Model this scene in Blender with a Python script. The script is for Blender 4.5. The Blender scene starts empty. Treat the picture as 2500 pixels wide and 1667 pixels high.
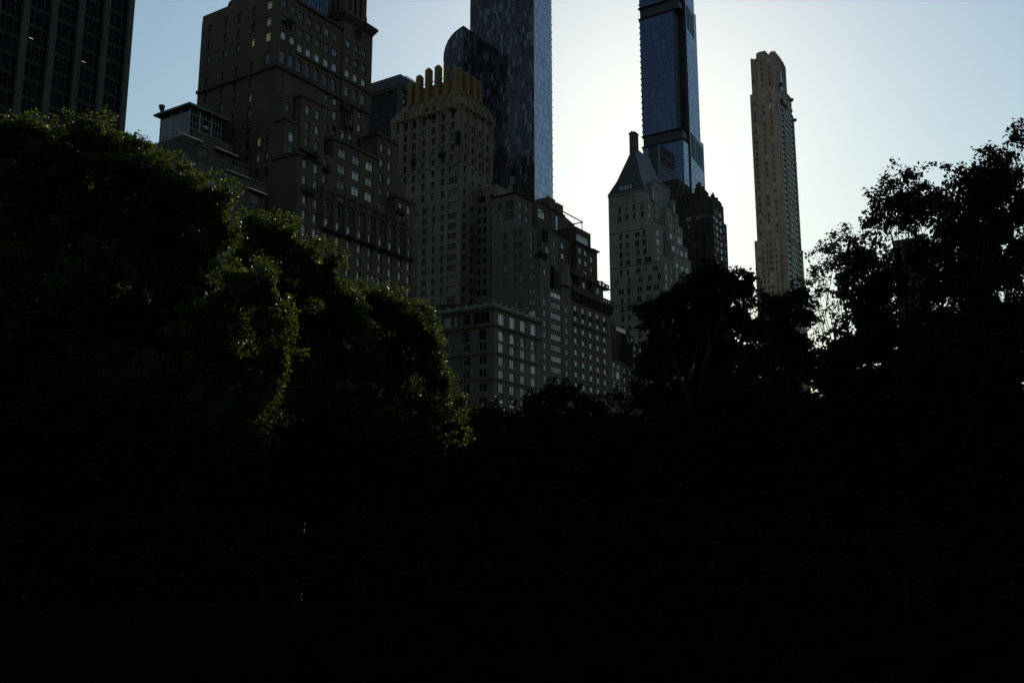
import bpy, bmesh, math, random
import numpy as np
from mathutils import Vector, Matrix

SC = bpy.context.scene
COL = SC.collection
R = math.radians
rnd = random.Random(7)

# ------------------------------------------------------------------ camera, sky, sun, exposure
cam = bpy.data.objects.new('camera', bpy.data.cameras.new('camera'))
COL.objects.link(cam)
cam.data.lens = 35.0
cam.data.sensor_width = 36.0
cam.location = (0, 0, 3.0)
cam.rotation_euler = (R(90 + 11.204), 0, -R(57.053))
cam.data.clip_start = 0.1
cam.data.clip_end = 9000
SC.camera = cam

SUN_DIR = Vector((0.8246, 0.3720, 0.4262)).normalized()
world = bpy.data.worlds.new('World')
SC.world = world
world.use_nodes = True
wnt = world.node_tree
bg = wnt.nodes['Background']
sky = wnt.nodes.new('ShaderNodeTexSky')
sky.sky_type = 'NISHITA'
sky.sun_disc = False
sky.sun_elevation = math.asin(SUN_DIR.z)
sky.sun_rotation = math.atan2(SUN_DIR.x, SUN_DIR.y)
sky.air_density = 1.8
sky.dust_density = 0.45
sky.ozone_density = 3.2
tn = wnt.nodes.new('ShaderNodeVectorMath')
tn.operation = 'MULTIPLY'
tn.inputs[1].default_value = (0.995, 1.014, 0.985)   # the slightly cyan cast of a humid summer sky
wnt.links.new(sky.outputs[0], tn.inputs[0])
wnt.links.new(tn.outputs[0], bg.inputs[0])
bg.inputs[1].default_value = 0.094
ld = bpy.data.lights.new('sun', 'SUN')
ld.energy = 4.0
ld.angle = R(0.53)
ld.color = (1.0, 0.86, 0.68)
sun = bpy.data.objects.new('sun', ld)
COL.objects.link(sun)
sun.rotation_euler = SUN_DIR.to_track_quat('Z', 'Y').to_euler()
SC.view_settings.view_transform = 'Standard'
SC.view_settings.look = 'None'
SC.view_settings.exposure = 0.0
SC.view_settings.gamma = 1.0
SC.cycles.max_bounces = 8
SC.cycles.diffuse_bounces = 3
SC.cycles.glossy_bounces = 4
SC.cycles.sample_clamp_indirect = 6.0
SC.cycles.use_denoising = True
SC.cycles.blur_glossy = 0.25

# X runs west along the avenue, Y runs south away from the park, Z is up (metres)
CP, SP = math.cos(R(11.204)), math.sin(R(11.204))
CY, SY = math.cos(R(57.053)), math.sin(R(57.053))


def at(px, py, dist):
    """point whose direction is that of a spot in the 2500-wide photo, DIST metres ahead on the ground"""
    x = (px - 1250) / 2430.6
    y = -(py - 833.5) / 2430.6
    f = CP - y * SP
    u = SP + y * CP
    k = dist / f
    r, f, u = x * k, dist, u * k
    return Vector((r * CY + f * SY, -r * SY + f * CY, 3.0 + u))


# ------------------------------------------------------------------ materials
MATS = {}


def nodes(name):
    m = bpy.data.materials.new(name)
    m.use_nodes = True
    nt = m.node_tree
    return m, nt, nt.nodes['Principled BSDF']


def N(nt, t, **kw):
    n = nt.nodes.new(t)
    for k, v in kw.items():
        setattr(n, k, v)
    return n


def wall_mat(name, col, var=0.35, rough=0.88, joint=0.0, streak=0.5):
    m, nt, p = nodes(name)
    tc = N(nt, 'ShaderNodeTexCoord')
    L = nt.links.new
    big = N(nt, 'ShaderNodeTexNoise'); big.inputs['Scale'].default_value = 0.13; big.inputs['Detail'].default_value = 5
    L(tc.outputs['Object'], big.inputs['Vector'])
    mp = N(nt, 'ShaderNodeMapping'); mp.inputs['Scale'].default_value = (0.9, 0.9, 0.05)
    L(tc.outputs['Object'], mp.inputs['Vector'])
    st = N(nt, 'ShaderNodeTexNoise'); st.inputs['Scale'].default_value = 1.0; st.inputs['Detail'].default_value = 4
    L(mp.outputs[0], st.inputs['Vector'])
    fine = N(nt, 'ShaderNodeTexNoise'); fine.inputs['Scale'].default_value = 2.2; fine.inputs['Detail'].default_value = 3
    L(tc.outputs['Object'], fine.inputs['Vector'])
    a = N(nt, 'ShaderNodeMath', operation='MULTIPLY_ADD'); L(st.outputs[0], a.inputs[0]); a.inputs[1].default_value = streak
    L(big.outputs[0], a.inputs[2])
    b = N(nt, 'ShaderNodeMath', operation='MULTIPLY_ADD'); L(fine.outputs[0], b.inputs[0]); b.inputs[1].default_value = 0.45
    L(a.outputs[0], b.inputs[2])
    rg = N(nt, 'ShaderNodeMapRange'); L(b.outputs[0], rg.inputs[0])
    rg.inputs[1].default_value = 0.65; rg.inputs[2].default_value = 1.3
    rg.inputs[3].default_value = 1.0 - var; rg.inputs[4].default_value = 1.0 + var
    mx = N(nt, 'ShaderNodeVectorMath', operation='SCALE'); mx.inputs[0].default_value = col
    L(rg.outputs[0], mx.inputs['Scale'])
    out = mx.outputs[0]
    if joint > 0:
        sp = N(nt, 'ShaderNodeSeparateXYZ'); L(tc.outputs['Object'], sp.inputs[0])
        dv = N(nt, 'ShaderNodeMath', operation='DIVIDE'); L(sp.outputs['Z'], dv.inputs[0]); dv.inputs[1].default_value = joint
        fr = N(nt, 'ShaderNodeMath', operation='FRACT'); L(dv.outputs[0], fr.inputs[0])
        lt = N(nt, 'ShaderNodeMath', operation='LESS_THAN'); L(fr.outputs[0], lt.inputs[0]); lt.inputs[1].default_value = 0.06
        mm = N(nt, 'ShaderNodeMapRange'); L(lt.outputs[0], mm.inputs[0]); mm.inputs[3].default_value = 1.0; mm.inputs[4].default_value = 0.82
        m2 = N(nt, 'ShaderNodeVectorMath', operation='SCALE'); L(out, m2.inputs[0]); L(mm.outputs[0], m2.inputs['Scale'])
        out = m2.outputs[0]
    L(out, p.inputs['Base Color'])
    p.inputs['Roughness'].default_value = rough
    p.inputs['Specular IOR Level'].default_value = 0.25
    MATS[name] = m
    return m


def plain(name, col, rough=0.6, spec=0.4, ior=1.5, metal=0.0, emit=None, var=0.12):
    m, nt, p = nodes(name)
    tc = N(nt, 'ShaderNodeTexCoord')
    nz = N(nt, 'ShaderNodeTexNoise'); nz.inputs['Scale'].default_value = 1.3; nz.inputs['Detail'].default_value = 3
    nt.links.new(tc.outputs['Object'], nz.inputs['Vector'])
    rg = N(nt, 'ShaderNodeMapRange'); nt.links.new(nz.outputs[0], rg.inputs[0])
    rg.inputs[1].default_value = 0.3; rg.inputs[2].default_value = 0.7
    rg.inputs[3].default_value = 1 - var; rg.inputs[4].default_value = 1 + var
    mx = N(nt, 'ShaderNodeVectorMath', operation='SCALE'); mx.inputs[0].default_value = col
    nt.links.new(rg.outputs[0], mx.inputs['Scale'])
    nt.links.new(mx.outputs[0], p.inputs['Base Color'])
    p.inputs['Roughness'].default_value = rough
    p.inputs['Specular IOR Level'].default_value = spec
    p.inputs['IOR'].default_value = ior
    p.inputs['Metallic'].default_value = metal
    if emit:
        p.inputs['Emission Color'].default_value = (*emit[0], 1)
        p.inputs['Emission Strength'].default_value = emit[1]
    MATS[name] = m
    return m


def pane_mat(name, col, ior=1.7, rough=0.04, var=0.5, emit=None):
    """window glass in front of a dark room or a drawn shade; every pane differs a little"""
    m, nt, p = nodes(name)
    g = N(nt, 'ShaderNodeNewGeometry')
    oi = N(nt, 'ShaderNodeObjectInfo')
    ad = N(nt, 'ShaderNodeMath', operation='ADD'); nt.links.new(g.outputs['Random Per Island'], ad.inputs[0]); nt.links.new(oi.outputs['Random'], ad.inputs[1])
    fr = N(nt, 'ShaderNodeMath', operation='FRACT'); nt.links.new(ad.outputs[0], fr.inputs[0])
    rg = N(nt, 'ShaderNodeMapRange'); nt.links.new(fr.outputs[0], rg.inputs[0]); rg.inputs[3].default_value = 1 - var; rg.inputs[4].default_value = 1 + var
    mx = N(nt, 'ShaderNodeVectorMath', operation='SCALE'); mx.inputs[0].default_value = col
    nt.links.new(rg.outputs[0], mx.inputs['Scale'])
    nt.links.new(mx.outputs[0], p.inputs['Base Color'])
    tc = N(nt, 'ShaderNodeTexCoord')
    nz = N(nt, 'ShaderNodeTexNoise'); nz.inputs['Scale'].default_value = 0.45; nz.inputs['Detail'].default_value = 1
    nt.links.new(tc.outputs['Object'], nz.inputs['Vector'])
    bp = N(nt, 'ShaderNodeBump'); bp.inputs['Strength'].default_value = 0.25; bp.inputs['Distance'].default_value = 0.12
    nt.links.new(nz.outputs[0], bp.inputs['Height']); nt.links.new(bp.outputs[0], p.inputs['Normal'])
    p.inputs['Roughness'].default_value = rough
    p.inputs['IOR'].default_value = ior
    p.inputs['Specular IOR Level'].default_value = 0.5
    if emit:
        p.inputs['Emission Color'].default_value = (*emit[0], 1)
        p.inputs['Emission Strength'].default_value = emit[1]
    MATS[name] = m
    return m


def curtain_mat(name, glass, mull, mu, mz, wu=0.06, wz=0.07, ior=2.0, light=None, plight=0.1, rough=0.05, tint=(1, 1, 1), wob=0.02, metal=0.0, spread=0.45):
    """curtain wall: mullions every MU metres, floors every MZ metres, panels that differ"""
    m, nt, p = nodes(name)
    L = nt.links.new
    tc = N(nt, 'ShaderNodeTexCoord')
    sp = N(nt, 'ShaderNodeSeparateXYZ'); L(tc.outputs['Object'], sp.inputs[0])
    ad = N(nt, 'ShaderNodeMath', operation='ADD'); L(sp.outputs['X'], ad.inputs[0]); L(sp.outputs['Y'], ad.inputs[1])
    du = N(nt, 'ShaderNodeMath', operation='DIVIDE'); L(ad.outputs[0], du.inputs[0]); du.inputs[1].default_value = mu
    dz = N(nt, 'ShaderNodeMath', operation='DIVIDE'); L(sp.outputs['Z'], dz.inputs[0]); dz.inputs[1].default_value = mz
    fu = N(nt, 'ShaderNodeMath', operation='FRACT'); L(du.outputs[0], fu.inputs[0])
    fz = N(nt, 'ShaderNodeMath', operation='FRACT'); L(dz.outputs[0], fz.inputs[0])
    iu = N(nt, 'ShaderNodeMath', operation='FLOOR'); L(du.outputs[0], iu.inputs[0])
    iz = N(nt, 'ShaderNodeMath', operation='FLOOR'); L(dz.outputs[0], iz.inputs[0])
    lu = N(nt, 'ShaderNodeMath', operation='LESS_THAN'); L(fu.outputs[0], lu.inputs[0]); lu.inputs[1].default_value = wu
    lz = N(nt, 'ShaderNodeMath', operation='LESS_THAN'); L(fz.outputs[0], lz.inputs[0]); lz.inputs[1].default_value = wz
    mxl = N(nt, 'ShaderNodeMath', operation='MAXIMUM'); L(lu.outputs[0], mxl.inputs[0]); L(lz.outputs[0], mxl.inputs[1])
    cb = N(nt, 'ShaderNodeCombineXYZ'); L(iu.outputs[0], cb.inputs[0]); L(iz.outputs[0], cb.inputs[1])
    wn = N(nt, 'ShaderNodeTexWhiteNoise', noise_dimensions='2D'); L(cb.outputs[0], wn.inputs['Vector'])
    rg = N(nt, 'ShaderNodeMapRange'); L(wn.outputs['Value'], rg.inputs[0]); rg.inputs[3].default_value = 1 - spread; rg.inputs[4].default_value = 1 + spread
    gl = N(nt, 'ShaderNodeVectorMath', operation='SCALE'); gl.inputs[0].default_value = glass; L(rg.outputs[0], gl.inputs['Scale'])
    col = gl.outputs[0]
    if light:
        cr = N(nt, 'ShaderNodeSeparateColor'); L(wn.outputs['Color'], cr.inputs[0])
        gt = N(nt, 'ShaderNodeMath', operation='LESS_THAN'); L(cr.outputs[1], gt.inputs[0]); gt.inputs[1].default_value = plight
        mm = N(nt, 'ShaderNodeMix', data_type='RGBA'); L(gt.outputs[0], mm.inputs['Factor']); L(col, mm.inputs['A']); mm.inputs['B'].default_value = (*light, 1)
        col = mm.outputs['Result']
    mx = N(nt, 'ShaderNodeMix', data_type='RGBA'); L(mxl.outputs[0], mx.inputs['Factor']); L(col, mx.inputs['A']); mx.inputs['B'].default_value = (*mull, 1)
    L(mx.outputs['Result'], p.inputs['Base Color'])
    rr = N(nt, 'ShaderNodeMapRange'); L(mxl.outputs[0], rr.inputs[0]); rr.inputs[3].default_value = rough; rr.inputs[4].default_value = 0.55
    L(rr.outputs[0], p.inputs['Roughness'])
    # each pane sits at a very slightly different angle
    sb = N(nt, 'ShaderNodeVectorMath', operation='SUBTRACT'); L(wn.outputs['Color'], sb.inputs[0]); sb.inputs[1].default_value = (0.5, 0.5, 0.5)
    sc_ = N(nt, 'ShaderNodeVectorMath', operation='SCALE'); L(sb.outputs[0], sc_.inputs[0]); sc_.inputs['Scale'].default_value = wob
    gm = N(nt, 'ShaderNodeNewGeometry')
    va = N(nt, 'ShaderNodeVectorMath', operation='ADD'); L(gm.outputs['Normal'], va.inputs[0]); L(sc_.outputs[0], va.inputs[1])
    nm = N(nt, 'ShaderNodeVectorMath', operation='NORMALIZE'); L(va.outputs[0], nm.inputs[0])
    L(nm.outputs[0], p.inputs['Normal'])
    p.inputs['IOR'].default_value = ior
    p.inputs['Metallic'].default_value = metal
    p.inputs['Specular Tint'].default_value = (*tint, 1)
    MATS[name] = m
    return m


def leaf_mat(name, col, trans, tw=0.35, rough=0.45, spec=0.4):
    m, nt, p = nodes(name)
    L = nt.links.new
    g = N(nt, 'ShaderNodeNewGeometry')
    rg = N(nt, 'ShaderNodeMapRange'); L(g.outputs['Random Per Island'], rg.inputs[0]); rg.inputs[3].default_value = 0.55; rg.inputs[4].default_value = 1.5
    a = N(nt, 'ShaderNodeVectorMath', operation='SCALE'); a.inputs[0].default_value = col; L(rg.outputs[0], a.inputs['Scale'])
    b = N(nt, 'ShaderNodeVectorMath', operation='SCALE'); b.inputs[0].default_value = trans; L(rg.outputs[0], b.inputs['Scale'])
    L(a.outputs[0], p.inputs['Base Color'])
    p.inputs['Roughness'].default_value = rough
    p.inputs['Specular IOR Level'].default_value = spec
    t = N(nt, 'ShaderNodeBsdfTranslucent'); L(b.outputs[0], t.inputs['Color'])
    mx = N(nt, 'ShaderNodeMixShader'); mx.inputs[0].default_value = tw
    L(p.outputs[0], mx.inputs[1]); L(t.outputs[0], mx.inputs[2])
    L(mx.outputs[0], nt.nodes['Material Output'].inputs['Surface'])
    MATS[name] = m
    return m


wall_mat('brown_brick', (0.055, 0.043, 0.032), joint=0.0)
wall_mat('sand_brick', (0.06, 0.05, 0.04))
wall_mat('brown_trim', (0.042, 0.032, 0.024))
wall_mat('dark_trim', (0.016, 0.0145, 0.013))
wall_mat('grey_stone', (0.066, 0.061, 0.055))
wall_mat('grey_trim', (0.042, 0.041, 0.039))
wall_mat('pale_balustrade', (0.13, 0.145, 0.145))
wall_mat('cream_brick', (0.098, 0.088, 0.073))
wall_mat('ochre_tile', (0.095, 0.062, 0.029), streak=0.9)
wall_mat('moss_tile', (0.082, 0.064, 0.038), streak=0.9)
wall_mat('olive_brick', (0.054, 0.046, 0.034))
wall_mat('red_brown_brick', (0.036, 0.026, 0.021))
wall_mat('dark_red_brick', (0.032, 0.015, 0.012))
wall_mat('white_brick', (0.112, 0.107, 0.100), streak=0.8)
wall_mat('stucco', (0.13, 0.135, 0.14))
wall_mat('copper_roof', (0.018, 0.02, 0.019), streak=1.3, var=0.45, rough=0.6)
wall_mat('umber_brick', (0.026, 0.021, 0.018))
wall_mat('limestone', (0.155, 0.138, 0.12), joint=4.2)
wall_mat('black_cladding', (0.006, 0.006, 0.007), rough=0.6)
wall_mat('dark_cladding', (0.018, 0.020, 0.024), rough=0.5)
wall_mat('pale_pier', (0.036, 0.037, 0.036), streak=0.8)
wall_mat('slate_wall', (0.01, 0.0115, 0.014))
wall_mat('roof_gravel', (0.06, 0.058, 0.055))
wall_mat('bark', (0.008, 0.0065, 0.005), streak=1.0, var=0.4)
plain('jet', (0.005, 0.005, 0.0055), 0.7, spec=0.1)
plain('black_metal', (0.012, 0.012, 0.013), 0.45)
plain('bronze_frame', (0.035, 0.030, 0.026), 0.5)
plain('grey_frame', (0.20, 0.21, 0.21), 0.5)
plain('white_frame', (0.42, 0.45, 0.45), 0.5)
plain('awning_white', (0.60, 0.60, 0.58), 0.7)
plain('red_letter', (0.048, 0.007, 0.008), 0.7, spec=0.1)
plain('dull_black', (0.010, 0.010, 0.010), 0.9, spec=0.1)  # plain near-black for black parts and for shade painted into a recess
plain('lamp_tube', (0.8, 0.8, 0.75), 0.5, emit=((1.0, 0.93, 0.8), 0.35))
pane_mat('glass_dark', (0.010, 0.013, 0.017), ior=1.62)
pane_mat('glass_black', (0.003, 0.0035, 0.004), ior=1.16, rough=0.08)
pane_mat('glass_sky', (0.030, 0.040, 0.050), ior=2.1)
pane_mat('glass_pale', (0.17, 0.19, 0.20), ior=1.2, rough=0.4, var=0.3)
pane_mat('glass_matte', (0.030, 0.033, 0.036), ior=1.18, rough=0.45, var=0.6)
pane_mat('glass_deep', (0.006, 0.007, 0.008), ior=1.27)
pane_mat('glass_dim', (0.028, 0.030, 0.032), ior=1.5, rough=0.08, var=0.4)
pane_mat('glass_shade', (0.115, 0.120, 0.122), ior=1.62, rough=0.10, var=0.25)
pane_mat('glass_bright', (0.26, 0.29, 0.30), ior=1.8, rough=0.08, var=0.2)
pane_mat('glass_tan', (0.42, 0.35, 0.24), ior=1.55, rough=0.12, var=0.25)
pane_mat('glass_lit', (0.40, 0.30, 0.17), ior=1.55, rough=0.12, var=0.15, emit=((1.0, 0.72, 0.38), 0.05))
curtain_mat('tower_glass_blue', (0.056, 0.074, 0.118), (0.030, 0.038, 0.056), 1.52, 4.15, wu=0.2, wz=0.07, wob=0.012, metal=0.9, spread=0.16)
curtain_mat('tower_glass_panels', (0.028, 0.028, 0.031), (0.012, 0.012, 0.014), 1.40, 4.05, wu=0.05, wz=0.05, ior=1.38, light=(0.095, 0.098, 0.130), plight=0.11, tint=(0.9, 0.9, 1.0), wob=0.03, spread=0.75)
curtain_mat('tower_glass_sky', (0.275, 0.310, 0.385), (0.13, 0.145, 0.185), 1.13, 4.05, wu=0.14, wz=0.06, wob=0.02, metal=0.9, spread=0.2)
curtain_mat('tower_glass_front', (0.190, 0.245, 0.320), (0.11, 0.135, 0.18), 1.52, 4.15, wu=0.16, wz=0.08, wob=0.012, metal=0.9, spread=0.2)  # front copy of the blue glass, brighter sky reflection put into its tint
curtain_mat('tower_glass_west', (0.27, 0.25, 0.23), (0.05, 0.06, 0.08), 4.7, 8.3, wu=0.3, wz=0.25, wob=0.07, metal=0.95, spread=0.85, rough=0.16)  # unseen west face, reflectance and panels shaped to throw sun patches on the limestone

# ------------------------------------------------------------------ mesh helpers


class MB:
    """collects faces for ONE mesh object"""

    def __init__(self):
        self.v, self.f, self.m = [], [], []

    def face(self, pts, mi=0):
        i = len(self.v)
        self.v.extend([tuple(p) for p in pts])
        self.f.append(tuple(range(i, i + len(pts))))
        self.m.append(mi)

    def box(self, x0, x1, y0, y1, z0, z1, mi=0, skip=''):
        p = [(x0, y0, z0), (x1, y0, z0), (x1, y1, z0), (x0, y1, z0), (x0, y0, z1), (x1, y0, z1), (x1, y1, z1), (x0, y1, z1)]
        for k, q in (('f', (0, 1, 5, 4)), ('w', (1, 2, 6, 5)), ('r', (2, 3, 7, 6)), ('e', (3, 0, 4, 7)), ('t', (4, 5, 6, 7)), ('b', (3, 2, 1, 0))):
            if k not in skip:
                self.face([p[j] for j in q], mi)

    def prism(self, pts, axis, a0, a1, mi=0):
        """extrude a 2-D outline along an axis; pts are the other two coordinates in x<y<z order"""
        def P(q, a):
            q = list(q); q.insert(axis, a); return q
        n = len(pts)
        self.face([P(q, a0) for q in pts], mi)
        self.face([P(q, a1) for q in reversed(pts)], mi)
        for i in range(n):
            j = (i + 1) % n
            self.face([P(pts[i], a0), P(pts[i], a1), P(pts[j], a1), P(pts[j], a0)], mi)

    def tube(self, pts, rad, seg=6, mi=0):
        rings = []
        for i, p in enumerate(pts):
            p = Vector(p)
            a = Vector(pts[max(i - 1, 0)]); b = Vector(pts[min(i + 1, len(pts) - 1)])
            d = (b - a).normalized()
            x = d.orthogonal().normalized(); y = d.cross(x)
            r = rad[i] if hasattr(rad, '__len__') else rad
            rings.append([p + (x * math.cos(t) + y * math.sin(t)) * r for t in [2 * math.pi * k / seg for k in range(seg)]])
        for i in range(len(rings) - 1):
            for k in range(seg):
                j = (k + 1) % seg
                self.face([rings[i][k], rings[i][j], rings[i + 1][j], rings[i + 1][k]], mi)
        self.face(rings[-1], mi)
        self.face(list(reversed(rings[0])), mi)

    def build(self, name, mats, parent=None, merge=False):
        me = bpy.data.meshes.new(name)
        me.from_pydata(self.v, [], self.f)
        mats = [mats] if isinstance(mats, str) else mats
        for k in mats:
            me.materials.append(MATS[k])
        me.polygons.foreach_set('material_index', self.m)
        bm = bmesh.new(); bm.from_mesh(me)
        if merge:
            bmesh.ops.remove_doubles(bm, verts=bm.verts, dist=1e-4)
        bmesh.ops.recalc_face_normals(bm, faces=bm.faces) if merge else None
        bm.to_mesh(me); bm.free()
        o = bpy.data.objects.new(name, me)
        COL.objects.link(o)
        if parent:
            hang(o, parent)
        return o


def text_mesh(name, body, size, extrude, mat, parent, loc, offset=0.0, sx=1.0):
    cu = bpy.data.curves.new(name, 'FONT')
    cu.body = body; cu.size = size; cu.extrude = extrude; cu.offset = offset; cu.align_x = 'CENTER'
    t = bpy.data.objects.new(name + '_text', cu)
    COL.objects.link(t)
    bpy.context.view_layer.update()
    me = bpy.data.meshes.new_from_object(t.evaluated_get(bpy.context.evaluated_depsgraph_get()))
    bpy.data.objects.remove(t)
    me.materials.clear(); me.materials.append(MATS[mat])
    o = bpy.data.objects.new(name, me)
    COL.objects.link(o)
    o.location = loc; o.rotation_euler = (R(90), 0, 0); o.scale = (sx, 1, 1)
    hang(o, parent)
    return o


def hang(o, parent):
    o.parent = parent
    base = parent
    off = Vector((0, 0, 0))
    while base is not None:
        off += base.location
        base = base.parent
    o.matrix_parent_inverse = Matrix.Translation(-off)


def thing(name, label, cat, loc=(0, 0, 0), group=None):
    o = bpy.data.objects.new(name, None)
    COL.objects.link(o)
    o.location = loc
    o.empty_display_size = 2
    o['label'] = label
    o['category'] = cat
    if group:
        o['group'] = group
    return o


def wall_grid(mb, plane, fix, u0, u1, z0, z1, wins, depth, mi=0):
    """a wall with real openings. plane 'f': y=fix, u is x, looks to -y; plane 'e': x=fix, u is y, looks to -x"""
    us = sorted({u0, u1} | {round(v, 4) for (u, z, w, h) in wins for v in (u - w / 2, u + w / 2) if u0 < v < u1})
    zs = sorted({z0, z1} | {round(v, 4) for (u, z, w, h) in wins for v in (z - h / 2, z + h / 2) if z0 < v < z1})

    def P(u, z, d=0.0):
        return (u, fix + d, z) if plane == 'f' else (fix + d, u, z)
    for i in range(len(us) - 1):
        cu = (us[i] + us[i + 1]) / 2
        col = [w for w in wins if abs(w[0] - cu) < w[2] / 2]
        start = zs[0]
        runs = []
        for j in range(len(zs) - 1):
            cz = (zs[j] + zs[j + 1]) / 2
            if any(abs(w[1] - cz) < w[3] / 2 for w in col):
                if zs[j] > start:
                    runs.append((start, zs[j]))
                start = zs[j + 1]
        if start < zs[-1]:
            runs.append((start, zs[-1]))
        for a, b in runs:
            q = [P(us[i], a), P(us[i + 1], a), P(us[i + 1], b), P(us[i], b)]
            mb.face(q if plane == 'f' else q[::-1], mi)
    for (u, z, w, h) in wins:
        a, b, c, d = u - w / 2, u + w / 2, z - h / 2, z + h / 2
        for (p, q) in (((a, c), (a, d)), ((b, d), (b, c)), ((a, d), (b, d)), ((b, c), (a, c))):
            mb.face([P(*p), P(*q), P(*q, depth), P(*p, depth)], mi)


WMESH = {}
STYLES = {
    # frame material, glass upper, glass lower, vertical bars, horizontal bars (fraction of height from the bottom)
    'hung': ('bronze_frame', 0, (0.78,)),
    'sash': ('bronze_frame', 0, (0.5,)),
    'pair': ('bronze_frame', 1, (0.78,)),
    'triple': ('bronze_frame', 2, ()),
    'ribbon': ('bronze_frame', 4, ()),
    'quad': ('bronze_frame', 3, (0.7,)),
    'plain': ('bronze_frame', 0, ()),
    'black': ('jet', 0, ()),
    'casement': ('grey_frame', 1, ()),
    'chicago': ('white_frame', 2, (0.82,)),
    'arch': ('white_frame', 1, (0.45,)),
    'arch_dark': ('bronze_frame', 1, (0.45,)),
    'studio': ('black_metal', 6, (0.72,)),
    'tall': ('black_metal', 0, (0.3, 0.62)),
}


def window_mesh(w, h, style, glass, wallm):
    key = (round(w, 2), round(h, 2), style, glass, wallm)
    if key in WMESH:
        return WMESH[key]
    fr, nv, hb = STYLES[style]
    mb = MB()
    t = 0.10 if w < 2.2 else 0.13
    x0, x1, z0, z1 = -w / 2, w / 2, -h / 2, h / 2
    arch = style.startswith('arch')
    r = w / 2
    zt = z1 - r if arch else z1
    # glass panes, one face each
    xs = [x0 + (x1 - x0) * k / (nv + 1) for k in range(nv + 2)]
    zz = [z0] + [z0 + h * b for b in hb if z0 + h * b < zt - 0.1] + [zt]
    for i in range(len(xs) - 1):
        for j in range(len(zz) - 1):
            mb.face([(xs[i], 0, zz[j]), (xs[i + 1], 0, zz[j]), (xs[i + 1], 0, zz[j + 1]), (xs[i], 0, zz[j + 1])], 1)
    if arch:
        arc = [(r * math.cos(a), 0, zt + r * math.sin(a)) for a in [math.pi * k / 10 for k in range(11)]]
        mb.face(arc, 1)
        for s in (-1, 1):   # masonry above the arch
            pts = [p for p in arc if p[0] * s >= -1e-6]
            pts = pts if s > 0 else pts[::-1]
            mb.face([(p[0], -0.26, p[2]) for p in pts] + [(0, -0.26, z1 + 0.003), (s * r, -0.26, z1 + 0.003)], 2)
        for k in range(10):
            a, b = arc[k], arc[k + 1]
            mb.face([(a[0], -0.26, a[2]), (b[0], -0.26, b[2]), (b[0], 0.0, b[2]), (a[0], 0.0, a[2])], 2)
    # frame bars
    mb.box(x0, x0 + t, -0.07, 0.03, z0, zt, 0)
    mb.box(x1 - t, x1, -0.07, 0.03, z0, zt, 0)
    mb.box(x0 + t, x1 - t, -0.07, 0.03, z0, z0 + t, 0)
    if not arch:
        mb.box(x0 + t, x1 - t, -0.07, 0.03, z1 - t, z1, 0)
    for x in xs[1:-1]:
        mb.box(x - t * 0.4, x + t * 0.4, -0.06, 0.03, z0 + t, zt - t, 0)
    for z in zz[1:-1] + ([zt] if arch else []):
        mb.box(x0 + t, x1 - t, -0.065, 0.03, z - t * 0.45, z + t * 0.45, 0)
    # sill
    mb.box(x0 - 0.05, x1 + 0.05, -0.36, -0.0, z0 - 0.10, z0 - 0.004, 2)
    o = mb.build('window', [fr, glass, wallm])
    me = o.data
    bpy.data.objects.remove(o)
    WMESH[key] = me
    return me


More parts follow.
